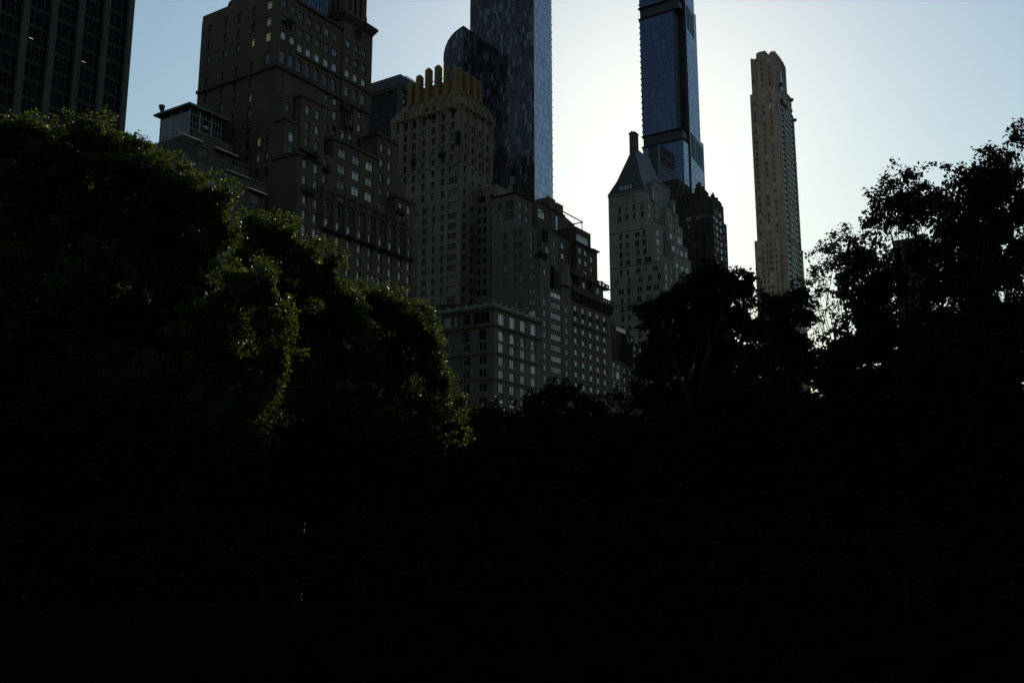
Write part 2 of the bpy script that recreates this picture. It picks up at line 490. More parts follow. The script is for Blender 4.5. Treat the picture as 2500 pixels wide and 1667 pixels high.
class Building:
    def __init__(self, name, label, cat, loc, wall):
        self.root = thing(name, label, cat, loc)
        self.wall = wall
        self.specs = []
        self.depth = 0.28

    def mass(self, x0, x1, y0, y1, z0, z1, front=(), east=(), name='wall', mat=None, depth=None, skip='', roof=True):
        """a block of the building; front and east are (u, z, w, h, style, glass) windows"""
        mb = MB()
        depth = depth or self.depth
        deep = {'glass_shade': 'glass_dim', 'glass_dark': 'glass_deep'}  # east panes get darker copies, the dim reflection put into the glass colour
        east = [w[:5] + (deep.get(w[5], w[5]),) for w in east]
        mat = mat or self.wall
        wf = [w[:4] for w in front]
        we = [w[:4] for w in east]
        if 'f' not in skip:
            wall_grid(mb, 'f', y0, x0, x1, z0, z1, wf, depth)
        if 'e' not in skip:
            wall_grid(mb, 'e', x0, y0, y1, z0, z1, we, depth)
        mb.box(x0, x1, y0, y1, z0, z1, 0, skip='feb' + skip + ('t' if roof else ''))
        if roof:
            mb.face([(x0, y0, z1), (x1, y0, z1), (x1, y1, z1), (x0, y1, z1)], 1)
        o = mb.build(name, [mat, 'roof_gravel'], self.root)
        for w in front:
            self.specs.append(('f', y0 + depth - 0.03, w, mat))
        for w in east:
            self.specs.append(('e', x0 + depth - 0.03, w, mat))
        return o

    def part(self, name, mb, mats, parent=None, merge=False):
        return mb.build(name, mats, parent or self.root, merge)

    def windows(self, cap=100):
        def size(s):
            pl, fix, w, _ = s
            p = Vector((w[0], fix, w[1] - 3)) if pl == 'f' else Vector((fix, w[0], w[1] - 3))
            px = p.normalized()
            facing = abs(px.y) if pl == 'f' else abs(px.x)
            hidden = 0.2 if w[1] < 50 else 1.0
            return w[2] * w[3] * facing / p.length_squared * hidden
        self.specs.sort(key=size, reverse=True)
        rest = MB()
        restm = []
        for i, (pl, fix, w, wm) in enumerate(self.specs):
            me = window_mesh(w[2], w[3], w[4], w[5], wm)
            loc = Vector((w[0], fix, w[1])) if pl == 'f' else Vector((fix, w[0], w[1]))
            rz = 0.0 if pl == 'f' else -math.pi / 2
            if i < cap:
                o = bpy.data.objects.new('window', me)
                COL.objects.link(o)
                o.location = loc
                o.rotation_euler = (0, 0, rz)
                hang(o, self.root)
            else:
                mt = Matrix.Translation(loc) @ Matrix.Rotation(rz, 4, 'Z')
                names = [m.name for m in me.materials]
                for n in names:
                    if n not in restm:
                        restm.append(n)
                vs = [mt @ v.co for v in me.vertices]
                for p in me.polygons:
                    rest.face([vs[k] for k in p.vertices], restm.index(names[p.material_index]))
        if rest.f:
            o = rest.build('window', restm, self.root)
            o['kind'] = 'stuff'


def pick(*opts):
    """weighted choice: pick(('a', 3), ('b', 1))"""
    t = sum(o[1] for o in opts)
    x = rnd.random() * t
    for o in opts:
        x -= o[1]
        if x <= 0:
            return o[0]
    return opts[-1][0]


def grid(us, zs, w, h, style, glasses, skip=()):
    return [(u, z, w, h, style, pick(*glasses)) for z in zs for u in us if (round(u, 1), round(z, 1)) not in skip]


FRONT = (('glass_shade', 3), ('glass_dark', 3), ('glass_bright', 2), ('glass_sky', 2))
DIM = (('glass_dark', 6), ('glass_shade', 1))
BRIGHT = (('glass_bright', 6), ('glass_shade', 2), ('glass_sky', 1))


def steps(z0, dz, n):
    return [z0 - dz * k for k in range(n)]


def zr(ws, z0, z1, u0=-1e9, u1=1e9):
    return [w for w in ws if z0 < w[1] - w[3] / 2 and w[1] + w[3] / 2 < z1 and u0 < w[0] - w[2] / 2 and w[0] + w[2] / 2 < u1]


def ledge(b, name, x0, x1, y0, y1, z0, z1, out=0.5, mat='brown_trim', faces='fe'):
    """a projecting string course or cornice along the front and east sides of a block"""
    mb = MB()
    if 'f' in faces:
        mb.box(x0 - (out if 'e' in faces else 0), x1, y0 - out, y0 - 0.003, z0, z1)
    if 'e' in faces:
        mb.box(x0 - out, x0 - 0.003, y0, y1, z0, z1)
    return b.part(name, mb, mat)


# ================================================================== buildings along the avenue
# ---- black tower with pale piers, far left
b = Building('office_tower', 'tall black tower with pale vertical piers at the left edge of the photo', 'tower', (75, 160, 0), 'black_cladding')
ws = []
piers = [105.9 - 5.02 * k for k in range(13)]
for k in range(12):
    c = (piers[k] + piers[k + 1]) / 2
    for j in range(23):
        z = 124.4 - 3.3 * j
        for du, w in ((-1.32, 0.9), (0, 1.35), (1.3, 0.85)):
            ws.append((c + du, z, w, 2.2, 'black', 'glass_black'))
b.mass(40, 106.35, 155, 190, 0, 128, front=ws, depth=0.2)
for x in piers:
    mb = MB(); mb.box(x - 0.56, x + 0.56 if x < 105 else 106.38, 154.35, 154.997, 0, 128.5)
    b.part('pier', mb, 'pale_pier')
for x, z in ((87.3, 87.2), (97.3, 87.1)):
    mb = MB(); mb.box(x - 0.35, x + 0.35, 154.9, 154.98, z - 0.05, z + 0.05)
    b.part('ceiling_light', mb, 'lamp_tube')
b.windows()

# ---- terraced apartment house with the glazed penthouse
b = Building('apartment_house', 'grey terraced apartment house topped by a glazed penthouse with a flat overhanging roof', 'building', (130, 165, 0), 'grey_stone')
dimpair = (('glass_shade', 3), ('glass_dark', 2))
b.mass(108, 146.9, 160.5, 188, 0, 79.4, front=grid([112, 117, 122, 127, 132, 137, 143.6], [76.0, 72.6, 69.2, 65.8, 62.4], 2.4, 2.2, 'casement', dimpair))
b.mass(135.5, 146.8, 166.2, 188, 79.4, 84.8, front=grid([138.5, 143], [81.2], 3.0, 2.3, 'triple', dimpair))
b.mass(136.8, 146.7, 171.8, 188, 84.8, 91.9, front=grid([138.6, 144.8], [87.3], 2.6, 2.4, 'pair', dimpair), east=[(176, 87.3, 2.0, 2.2, 'casement', 'glass_dark'), (181, 87.3, 2.0, 2.2, 'casement', 'glass_dark')])
for (x0, x1, y, z) in ((131.8, 137.2, 171.8, 89.2), (141.2, 147.2, 171.8, 89.15), (140.4, 146.2, 166.2, 82.3), (141.4, 146.2, 160.5, 77.4)):
    mb = MB(); mb.prism([(y - 1.5, z - 0.12), (y - 1.5, z + 0.12), (y - 0.003, z + 0.75), (y - 0.003, z + 0.5)], 0, x0, x1)
    b.part('awning', mb, 'awning_white')
for (x0, x1, y, z) in ((140.0, 146.8, 166.2, 84.8), (137.0, 146.9, 160.5, 79.4)):
    mb = MB()
    mb.box(x0, x1, y + 0.1, y + 0.16, z + 0.95, z + 1.02)
    n = int((x1 - x0) / 0.9)
    for k in range(n + 1):
        x = x0 + (x1 - x0 - 0.05) * k / n
        mb.box(x, x + 0.05, y + 0.1, y + 0.16, z, z + 0.95)
    b.part('railing', mb, 'grey_frame')
# penthouse: posts, bars and panes
X0, X1, Y0, Y1, Z0, Z1 = 137.3, 146.5, 175.8, 186.2, 91.95, 98.9
mb = MB(); mb.box(X0 - 0.3, X1 + 0.3, Y0 - 0.3, Y1 + 0.2, Z0, Z0 + 0.35)
b.part('penthouse_floor', mb, 'grey_trim')
mb = MB()
mb.box(X0 + 0.06, X1 - 0.06, Y0 + 0.06, Y1, Z0 + 0.36, Z1)
b.part('penthouse_glazing', mb, 'glass_dark')
mb = MB()
for x in (X0, 140.2, 143.6, X1 - 0.2):
    w = 0.2 if x in (X0, X1 - 0.2) else 0.5
    mb.box(x - (0 if w == 0.2 else w / 2), x + (w if w == 0.2 else w / 2), Y0 - 0.04, Y0 + 0.05, Z0 + 0.35, Z1)
for x0, x1, n in ((X0, 140.2, 3), (140.2, 143.6, 4), (143.6, X1, 3)):
    for k in range(1, n):
        x = x0 + (x1 - x0) * k / n
        if n == 4 and k == 2:
            mb.box(x - 0.04, x + 0.04, Y0, Y0 + 0.052, Z0 + 0.35, 94.0); mb.box(x - 0.04, x + 0.04, Y0, Y0 + 0.052, 97.4, Z1); continue
        mb.box(x - 0.05, x + 0.05, Y0, Y0 + 0.052, Z0 + 0.35, Z1)
for z in (94.0, 95.6, 97.4):
    t = 0.05 if z == 95.6 else 0.1
    mb.box(X0, X1, Y0 - 0.01, Y0 + 0.051, z - t, z + t)
for y, w in ((179.0, 0.5), (182.2, 0.5), (185.9, 0.2)):
    mb.box(X0 - 0.04, X0 + 0.05, y - w / 2, y + w / 2, Z0 + 0.35, Z1)
for y0, y1 in ((175.8, 179.0), (179.0, 182.2), (182.2, 185.9)):
    for k in (1, 2):
        y = y0 + (y1 - y0) * k / 3
        mb.box(X0, X0 + 0.052, y - 0.05, y + 0.05, Z0 + 0.35, Z1)
for z in (94.0, 97.4):
    mb.box(X0 - 0.01, X0 + 0.051, Y0 + 0.06, Y1, z - 0.1, z + 0.1)
b.part('penthouse_frame', mb, 'grey_frame')
text_mesh('number', '40', 1.25, 0.02, 'awning_white', b.root, (141.9, Y0 - 0.03, 95.15))
mb = MB(); mb.box(X0 - 1.2, X1 + 1.2, Y0 - 1.2, Y1 + 1.0, 98.9, 99.35); mb.box(X0 - 0.9, X1 + 0.9, Y0 - 0.9, Y1 + 0.7, 99.35, 99.55)
b.part('penthouse_roof', mb, 'pale_balustrade')
mb = MB()
mb.tube([(137.0, 185.4, 99.5), (137.0, 185.4, 100.4)], 0.4, 8); mb.tube([(137.0, 185.4, 100.4), (137.0, 185.6, 101.4)], [0.55, 0.75], 8)
b.part('roof_vent', mb, 'black_metal')
b.windows()

# ---- tall brown hotel with setbacks and the corner bell tower
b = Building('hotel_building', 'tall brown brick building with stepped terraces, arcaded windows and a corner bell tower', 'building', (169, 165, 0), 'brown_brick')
EAST = []
NG = (('glass_dark', 5), ('glass_shade', 1))
rows = [125.5, 121.3, 117.4, 111.5, 107.4, 103.5, 99.65, 95.8, 91.8, 88.0, 84.2, 80.6, 76.6, 72.9, 69.5]
for r_, z in enumerate(rows):
    for c_, y in enumerate([184.3, 178.45, 173.85, 168.75]):
        g = pick(*NG)
        if z == 117.4: g = ['glass_shade', 'glass_shade', 'glass_shade', 'glass_lit'][c_]
        if z == 103.5 and c_ == 3: g = 'glass_tan'
        EAST.append((y, z, 1.15, 2.15, 'hung', g))
for z, g in ((125.5, 'glass_tan'), (121.3, 'glass_tan'), (117.4, 'glass_lit'), (112.0, 'glass_shade')):
    EAST.append((163.75, z, 1.8, 2.3 if z > 113 else 3.0, 'hung', g))
for y, z, g in ((165.0, 91.8, 'glass_lit'), (162.15, 91.8, 'glass_dark'), (165.0, 88.0, 'glass_tan'), (162.15, 88.0, 'glass_shade'), (165.0, 84.2, 'glass_dark'), (162.15, 84.2, 'glass_shade')):
    EAST.append((y, z, 1.15, 2.15, 'hung', g))
FG = (('glass_dark', 4), ('glass_sky', 4), ('glass_shade', 4))
up = grid([149.75, 152.6], [125.4, 121.4], 1.6, 2.1, 'hung', DIM) + grid([149.75, 152.6], [117.4], 1.65, 2.1, 'hung', (('glass_bright', 1),)) \
    + grid([149.75, 152.5], [112.0], 1.9, 3.2, 'plain', (('glass_dark', 1),)) \
    + grid([155.1, 157.9, 160.9, 163.9, 166.9], [124.7, 120.5], 1.75, 2.15, 'pair', (('glass_dark', 3), ('glass_sky', 1))) \
    + grid([155.1, 157.9, 160.9, 163.9, 166.9], [116.6], 1.8, 2.1, 'hung', (('glass_bright', 1),)) \
    + grid([154.95, 157.9, 160.85, 163.85, 166.85], [112.0], 1.7, 3.2, 'arch_dark', DIM) \
    + grid([164.6, 167.6, 170.7, 173.5, 176.5], [108.0, 104.3, 100.4], 1.4, 2.2, 'hung', FG) \
    + grid([180.2, 183.4], [108.0, 104.4], 1.2, 2.1, 'hung', DIM)
b.mass(148.2, 180.1, 160.2, 187.4, 79.4, 128.3, front=zr(up, 99, 128, 148.2, 180.1), east=zr(EAST, 79.4, 128.2, 160.3))
# base along the street
ar = grid([157.7, 161.4, 165.1, 168.85, 172.5, 176.3, 180.0, 183.8], [73.0, 69.55, 66.3, 63.0, 59.7, 56.4, 53.1], 1.35, 2.1, 'hung', (('glass_bright', 3), ('glass_shade', 2), ('glass_sky', 2))) \
    + grid([157.7, 161.4, 165.1, 168.85, 172.5, 176.3, 180.0, 183.8], [76.3], 1.05, 2.5, 'arch_dark', (('glass_bright', 2), ('glass_sky', 1))) \
    + grid([150.65, 154.05, 187.2], [76.2, 72.9, 69.5, 66.2, 62.9, 59.6, 56.3], 1.5, 2.1, 'hung', (('glass_bright', 2), ('glass_shade', 2), ('glass_sky', 2)))
b.mass(148.2, 190.6, 152, 187.4, 0, 79.4, front=ar, east=zr(EAST, 0, 79.4), depth=0.4)
b.mass(148.2, 156.1, 152.5, 160.2, 79.4, 86.8, front=grid([150.65, 154.2], [84.6, 80.9], 1.45, 2.15, 'hung', FG), name='setback_wall')
b.mass(156.1, 162.1, 154.4, 160.2, 79.4, 90.0, front=grid([158.9], [84.2, 88.0], 1.6, 2.1, 'hung', FG), name='setback_wall', roof=True)
b.mass(162.1, 178.3, 155.0, 160.2, 79.4, 95.7, front=grid([165.2, 170.1, 174.9], [92.4, 88.45, 84.6, 81.2], 2.7, 2.3, 'pair', (('glass_shade', 2), ('glass_bright', 2), ('glass_dark', 2))), name='setback_wall')
b.mass(178.3, 186.3, 155.6, 170, 79.4, 102.6, front=grid([180.05, 183.2], [99.2, 95.25, 91.4, 87.6], 1.35, 2.2, 'hung', FG) + grid([180.8], [83.6], 2.6, 2.2, 'pair', FG), name='setback_wall')
b.mass(183.1, 190.6, 153.2, 155.597, 79.4, 87.2, front=grid([185.0, 188.2], [84.6, 81.3], 1.4, 2.1, 'hung', BRIGHT), name='setback_wall')
b.mass(186.3, 190.4, 156.2, 175, 87.2, 93.0, name='setback_wall')
b.mass(148.2, 152.7, 156.8, 160.2, 86.8, 95.9, front=grid([150.35], [91.9, 88.4], 1.5, 2.3, 'hung', (('glass_bright', 1), ('glass_dark', 1))), name='setback_wall')
b.mass(152.7, 160.5, 156.4, 160.2, 90.0, 103.1, front=grid([154.75, 158.0], [99.9, 96.05, 92.2], 1.45, 2.2, 'hung', FG), name='setback_wall')
b.mass(148.2, 151.6, 158.0, 160.2, 95.9, 102.4, front=[(150.0, 99.2, 1.4, 2.1, 'hung', 'glass_dark')], name='setback_wall')
# roof storeys that rise behind the parapet
b.mass(148.25, 153.6, 160.25, 177.0, 128.3, 134.5, front=grid([149.75, 152.3], [131.2], 1.6, 2.1, 'hung', DIM), east=grid([168.75, 163.75], [130.6], 1.15, 2.1, 'hung', DIM), name='roof_storey')
b.mass(148.26, 160, 177.0, 187.3, 128.3, 129.8, name='roof_storey')
mb = MB(); mb.prism([(177.4 + 1.5 * math.cos(a), 129.8 + 1.6 * math.sin(a)) for a in [math.pi * k / 8 for k in range(9)]], 0, 148.6, 155)
b.part('roof_hood', mb, 'dark_trim')
mb = MB(); mb.box(153.7, 166.9, 163.0, 172, 128.3, 138)
b.part('glass_roof_room', mb, 'tower_glass_blue')
mb = MB()
for k in range(14):
    x = 153.7 + 1.0 * k
    mb.box(x - 0.06, x + 0.06, 162.9, 162.997, 128.3, 138)
mb.box(153.6, 167, 162.88, 162.996, 130.0, 130.2)
b.part('roof_room_frame', mb, 'black_metal')
# bell tower
pav = grid([171.0, 174.0, 177.0], [124.6, 120.5], 1.7, 2.15, 'pair', (('glass_dark', 3), ('glass_sky', 1))) + grid([171.0, 174.0, 177.0], [116.6], 1.75, 2.1, 'hung', (('glass_bright', 1),)) \
    + grid([171.0, 174.0, 177.0], [111.9], 1.6, 2.8, 'arch_dark', DIM)
b.mass(169.2, 180.0, 159.7, 167.6, 109.9, 132.0, front=pav, name='bell_tower')
mb = MB(); mb.box(168.2, 181.0, 158.7, 168.4, 132.0, 132.7); mb.box(168.5, 180.7, 159.0, 168.2, 131.4, 132.0)
for k in range(16):
    x = 169.2 + 10.6 * k / 15
    mb.box(x - 0.17, x + 0.17, 159.2, 159.697, 130.5, 131.4)
for k in range(11):
    y = 160.0 + 7.2 * k / 10
    mb.box(168.7, 169.197, y - 0.17, y + 0.17, 130.5, 131.4)
b.part('tower_cornice', mb, 'brown_trim')
bw = [(172.6, 137.2, 0.9, 5.2, 'plain', 'glass_dark'), (174.6, 137.2, 0.9, 5.2, 'plain', 'glass_dark'), (176.6, 137.2, 0.9, 5.2, 'plain', 'glass_dark')]
b.mass(170.4, 178.8, 161.0, 167.4, 132.7, 145, front=bw, east=[(164.9, 137.2, 0.9, 5.2, 'plain', 'glass_dark'), (163.2, 137.2, 0.9, 5.2, 'plain', 'glass_dark')], name='belfry', depth=0.6)
mb = MB(); mb.prism([(178.8, 132.7), (180.6, 132.7), (179.6, 134.2), (179.5, 136), (178.8, 137.5)], 1, 161.4, 162.2)
b.part('scroll_buttress', mb, 'brown_trim')
mb = MB()
for k in range(24):
    a0, a1 = 2 * math.pi * k / 24, 2 * math.pi * (k + 1) / 24
    for r0, r1, y in ((1.15, 1.55, 159.42),):
        q = [(174.2 + r * math.cos(a), y, 128.9 + r * math.sin(a)) for r, a in ((r0, a0), (r1, a0), (r1, a1), (r0, a1))]
        mb.face(q)
        mb.face([q[1], (q[1][0], 159.697, q[1][2]), (q[2][0], 159.697, q[2][2]), q[2]])
        mb.face([q[0], q[3], (q[3][0], 159.697, q[3][2]), (q[0][0], 159.697, q[0][2])])
b.part('round_window_surround', mb, 'brown_trim')
mb = MB(); mb.face([(174.2 + 1.16 * math.cos(2 * math.pi * k / 24), 159.66, 128.9 + 1.16 * math.sin(2 * math.pi * k / 24)) for k in range(24)])
b.part('round_window', mb, 'dull_black')
# ledges
ledge(b, 'string_course', 148.2, 180.1, 160.2, 187.4, 109.0, 109.8, 0.55)
ledge(b, 'string_course', 154.0, 169.2, 160.2, 187.4, 114.6, 115.1, 0.4, faces='f')
ledge(b, 'string_course', 169.2, 180.0, 159.7, 167, 114.4, 114.9, 0.4, faces='f')
ledge(b, 'cornice', 153.6, 169.2, 160.2, 187.4, 127.7, 128.35, 0.5, faces='f')
ledge(b, 'cornice', 148.2, 152.7, 156.8, 160.2, 95.3, 96.0, 0.4)
ledge(b, 'cornice', 152.7, 160.5, 156.4, 160.2, 102.5, 103.2, 0.4)
ledge(b, 'cornice', 162.1, 178.3, 155.0, 160.2, 95.0, 95.8, 0.45)
ledge(b, 'cornice', 178.3, 186.3, 155.6, 160.2, 101.9, 102.7, 0.4)
ledge(b, 'cornice', 148.2, 156.1, 152.5, 160.2, 86.1, 86.9, 0.45)
ledge(b, 'cornice', 183.1, 190.6, 153.2, 155.6, 86.6, 87.3, 0.4)
# arcade: pilasters with round heads, brackets and balconies below
mb = MB()
edges = [155.9, 159.6, 163.25, 167.0, 170.7, 174.4, 178.15, 181.9, 185.6]
for x in edges:
    mb.box(x - 0.5, x + 0.5, 151.45, 151.997, 71.6, 78.4)
    mb.box(x - 0.62, x + 0.62, 151.3, 151.996, 78.4, 79.2)
    mb.box(x - 0.62, x + 0.62, 151.3, 151.996, 71.0, 71.6)
for i in range(8):
    c = (edges[i] + edges[i + 1]) / 2
    arc = [(c + 1.33 * math.cos(a), 77.1 + 1.33 * math.sin(a)) for a in [math.pi * k / 10 for k in range(11)]]
    mb.prism([(c - 1.35, 79.15), *reversed(arc), (c + 1.35, 79.15)], 1, 151.55, 151.995) if False else None
    for k in range(10):
        p, q = arc[k], arc[k + 1]
        mb.face([(p[0], 151.5, p[1]), (q[0], 151.5, q[1]), (q[0], 151.5, 79.1), (p[0], 151.5, 79.1)])
        mb.face([(p[0], 151.5, p[1]), (q[0], 151.5, q[1]), (q[0], 151.997, q[1]), (p[0], 151.997, p[1])])
b.part('arcade', mb, 'brown_trim')
for i in range(8):
    c = (edges[i] + edges[i + 1]) / 2
    mb = MB()
    mb.box(c - 1.2, c + 1.2, 151.0, 151.996, 71.05, 71.35)
    mb.box(c - 1.2, c + 1.2, 151.0, 151.1, 71.35, 72.1)
    for s in (-0.9, 0.75):
        mb.prism([(151.997, 70.2), (151.2, 71.05), (151.997, 71.05)], 0, c + s, c + s + 0.16)
    b.part('balcony', mb, 'dark_trim')
mb = MB()
for k in range(70):
    x = 156.2 + 29.2 * k / 69
    mb.box(x - 0.09, x + 0.09, 151.55, 151.75, 79.4, 80.2)
mb.box(156.1, 185.6, 151.45, 151.85, 80.2, 80.4)
for x in edges:
    mb.box(x - 0.4, x + 0.4, 151.35, 151.95, 79.4, 81.0)
    mb.tube([(x, 151.65, 81.0), (x, 151.65, 81.4), (x, 151.65, 81.7)], [0.22, 0.3, 0.05], 6)
b.part('balustrade', mb, 'brown_trim')
for (x, y, z, w, h) in ((151.2, 160.2, 121.5, 1.8, 2.2), (171.0, 158.9, 101.9, 2.6, 0.6), (152.0, 152.0, 86.9, 3.2, 0.9), (184.3, 153.2, 82.9, 3.0, 0.5), (151.2, 152.0, 78.0, 3.4, 0.5), (158.8, 154.4, 86.2, 2.4, 0.6), (187.2, 152, 71.4, 2.4, 0.5)):
    mb = MB()
    mb.box(x - w / 2, x + w / 2, y - 1.0, y - 0.004, z - 0.2, z)
    mb.box(x - w / 2, x + w / 2, y - 1.0, y - 0.9, z, z + 0.9)
    for s in (-1, 1):
        mb.prism([(y - 0.005, z - 0.2 - h), (y - 0.9, z - 0.2), (y - 0.005, z - 0.2)], 0, x + s * (w / 2 - 0.25) - 0.1, x + s * (w / 2 - 0.25) + 0.1)
    b.part('balcony', mb, 'dark_trim')
# carved loggia in the middle of the upper front
mb = MB()
for x in (169.6, 170.5, 171.4, 172.3):
    mb.tube([(x, 159.4, 102.2), (x, 159.4, 106.6)], 0.16, 8)
mb.box(169.2, 172.7, 159.1, 160.197, 106.6, 107.6)
mb.prism([(169.2, 107.6), (172.7, 107.6), (171.6, 109.0), (170.3, 109.0)], 1, 159.3, 160.196)
b.part('loggia', mb, 'dark_trim')
# dark chimney stub and planters on the terraces
mb = MB(); mb.box(181, 183, 163, 166, 102.6, 106.4)
b.part('chimney', mb, 'brown_brick')
b.windows()

# ---- cream tower with the ochre crown
b = Building('crown_tower', 'cream brick tower with a flared ochre tile roof and a crown of upright ochre fins', 'tower', (258, 190, 0), 'cream_brick')
ec = [209.3, 206.0, 202.2, 198.0, 193.9, 189.8, 185.8]
GD = (('glass_dark', 6), ('glass_shade', 1))
east = grid(ec, [137.9, 134.1, 130.3], 1.5, 2.5, 'sash', GD) + grid(ec[:6], [126.4, 122.5, 118.7, 114.5], 1.5, 2.3, 'sash', GD) + grid([185.6], [126.4, 122.5, 118.7, 114.3, 110.0], 3.5, 2.4, 'quad', (('glass_shade', 1), ('glass_dark', 2))) + grid(ec, [141.9], 1.3, 2.9, 'plain', (('glass_dark', 1),))
lowr = [110.0, 106.4, 103.0, 99.6, 96.0, 92.4, 88.8, 85.3, 81.8, 78.3, 74.8]
base = grid([209.0, 205.6, 201.4, 197.1], lowr, 1.9, 2.0, 'pair', DIM) + grid([193.3, 189.7], lowr, 1.25, 2.0, 'sash', DIM) + grid([185.7], lowr[1:], 3.5, 2.0, 'quad', DIM)
fr = grid([252.8, 257.2, 261.5, 266.0], [137.9, 134.1, 130.3, 126.5, 122.6, 118.7, 114.5], 1.4, 2.3, 'pair', (('glass_dark', 2), ('glass_shade', 2)))
frb = grid([252.8, 257.2], lowr, 1.9, 2.0, 'pair', DIM)
b.mass(250.6, 268.7, 182.4, 212, 112.1, 145.6, front=fr, east=zr(east + base, 112.1, 145.6), depth=0.45)
b.mass(250.6, 259.65, 182.4, 212, 60, 112.1, front=frb, east=zr(east + base, 60, 112.1), depth=0.35)
wing = grid([181.3, 179.0, 176.2], lowr[:9], 1.3, 2.0, 'sash', DIM) + grid([180.4], [113.8], 3.0, 2.2, 'triple', DIM) + grid([176.2], [113.8], 1.3, 2.2, 'sash', DIM)
b.mass(259.7, 286, 174.3, 205, 60, 117.8, east=wing, front=grid([263, 268, 274, 280], lowr[:5], 1.6, 2.0, 'sash', DIM), name='wing_wall')
# pilaster strips between the upper windows
mb = MB()
cs = [211.6] + [(ec[i] + ec[i + 1]) / 2 for i in range(6)] + [183.3]
for y in cs:
    for d, o in ((1.05, 0.22), (0.62, 0.42), (0.25, 0.58)):
        mb.box(250.6 - o, 250.597, y - d, min(y + d, 212.3), 124.6 if o < 0.5 else 127.5, 145.6)
for x in (250.9, 255.0, 259.4, 263.8, 268.0):
    for d, o in ((1.05, 0.22), (0.62, 0.42), (0.25, 0.58)):
        mb.box(max(x - d, 250.1), x + d, 182.4 - o, 182.397, 124.6 if o < 0.5 else 127.5, 145.6)
b.part('pilasters', mb, 'cream_brick')
for (y, z, w, h) in ((195.1, 144.5, 4.2, 4.0), (183.3, 132.8, 2.2, 4.8), (189.8, 128.5, 2.9, 1.8), (201.9, 128.6, 2.2, 1.8), (201.8, 143.9, 1.5, 2.6), (205.7, 143.9, 1.6, 3.5), (189.4, 143.7, 1.3, 2.8), (185.5, 143.9, 1.5, 2.8)):
    mb = MB(); mb.box(250.0, 250.59, y - w / 2, y + w / 2, z - h / 2, z + h / 2)
    b.part('netting_panel', mb, 'dull_black')
# flared roof with ribs
mb = MB()
rings = [(-0.75, 144.6), (-0.3, 146.4), (0.8, 148.2), (2.2, 149.9), (3.3, 152.2)]
for (i0, z0), (i1, z1) in zip(rings[:-1], rings[1:]):
    A = [(250.6 + i0, 182.4 + i0), (268.7 - i0, 182.4 + i0), (268.7 - i0, 212 - i0), (250.6 + i0, 212 - i0)]
    B = [(250.6 + i1, 182.4 + i1), (268.7 - i1, 182.4 + i1), (268.7 - i1, 212 - i1), (250.6 + i1, 212 - i1)]
    for k in range(4):
        j = (k + 1) % 4
        mb.face([(*A[k], z0), (*A[j], z0), (*B[j], z1), (*B[k], z1)])
# ragged tiled hem hanging over the wall head
for row, (n, o) in enumerate(((30, 0.0), (22, 0.16))):
    for k in range(n):
        w = 30.4 / n
        y = 182.0 + w * k
        dz = rnd.uniform(0.6, 3.2) if row == 0 else rnd.uniform(0.4, 1.6)
        x = 249.86 - o
        mb.face([(x, y, 144.9), (x, y + w, 144.9), (x + 0.1, y + w * 0.85, 144.7 - dz * 0.7), (x + 0.12, y + w * 0.5, 144.7 - dz), (x + 0.1, y + w * 0.12, 144.7 - dz * 0.6)])
        w = 18.6 / n * 1.5
        if k < n / 1.5:
            x2 = 250.2 + w * k
            dz = rnd.uniform(0.6, 3.2) if row == 0 else rnd.uniform(0.4, 1.6)
            y2 = 181.66 - o
            mb.face([(x2, y2, 144.9), (x2 + w, y2, 144.9), (x2 + w * 0.85, y2 + 0.1, 144.7 - dz * 0.7), (x2 + w * 0.5, y2 + 0.12, 144.7 - dz), (x2 + w * 0.12, y2 + 0.1, 144.7 - dz * 0.6)])
# broken ridges and caps on the slope
for k in range(70):
    t_ = rnd.random()
    y = rnd.uniform(184, 210)
    x = 250.3 + 3.2 * t_
    z = 145.2 + 6.2 * t_ ** 1.15
    h = rnd.uniform(0.3, 0.8)
    mb.box(x - h, x + 0.2, y - h * 0.6, y + h * 0.6, z - 0.2, z + h)
for k in range(40):
    t_ = rnd.random()
    x = rnd.uniform(252, 267)
    y = 182.1 + 3.2 * t_
    z = 145.2 + 6.2 * t_ ** 1.15
    h = rnd.uniform(0.3, 0.8)
    mb.box(x - h * 0.6, x + h * 0.6, y - h, y + 0.2, z - 0.2, z + h)
b.part('flared_roof', mb, 'moss_tile')
ey = [206.7, 203.0, 199.0, 194.9, 191.0]
for y in ey + [187.2]:
    mb = MB(); mb.tube([(249.7, y, 143.6), (250.3, y, 146.7), (251.5, y, 148.5), (253.0, y, 150.3), (253.9, y, 152.6)], [0.75, 0.75, 0.7, 0.65, 0.6], 6); b.part('roof_rib', mb, 'moss_tile')
for x in (254.4, 258.4, 262.6, 266.4):
    mb = MB(); mb.tube([(x, 181.5, 143.6), (x, 182.1, 146.7), (x, 183.3, 148.5), (x, 184.8, 150.3), (x, 185.8, 152.6)], [0.75, 0.75, 0.7, 0.65, 0.6], 6); b.part('roof_rib', mb, 'moss_tile')

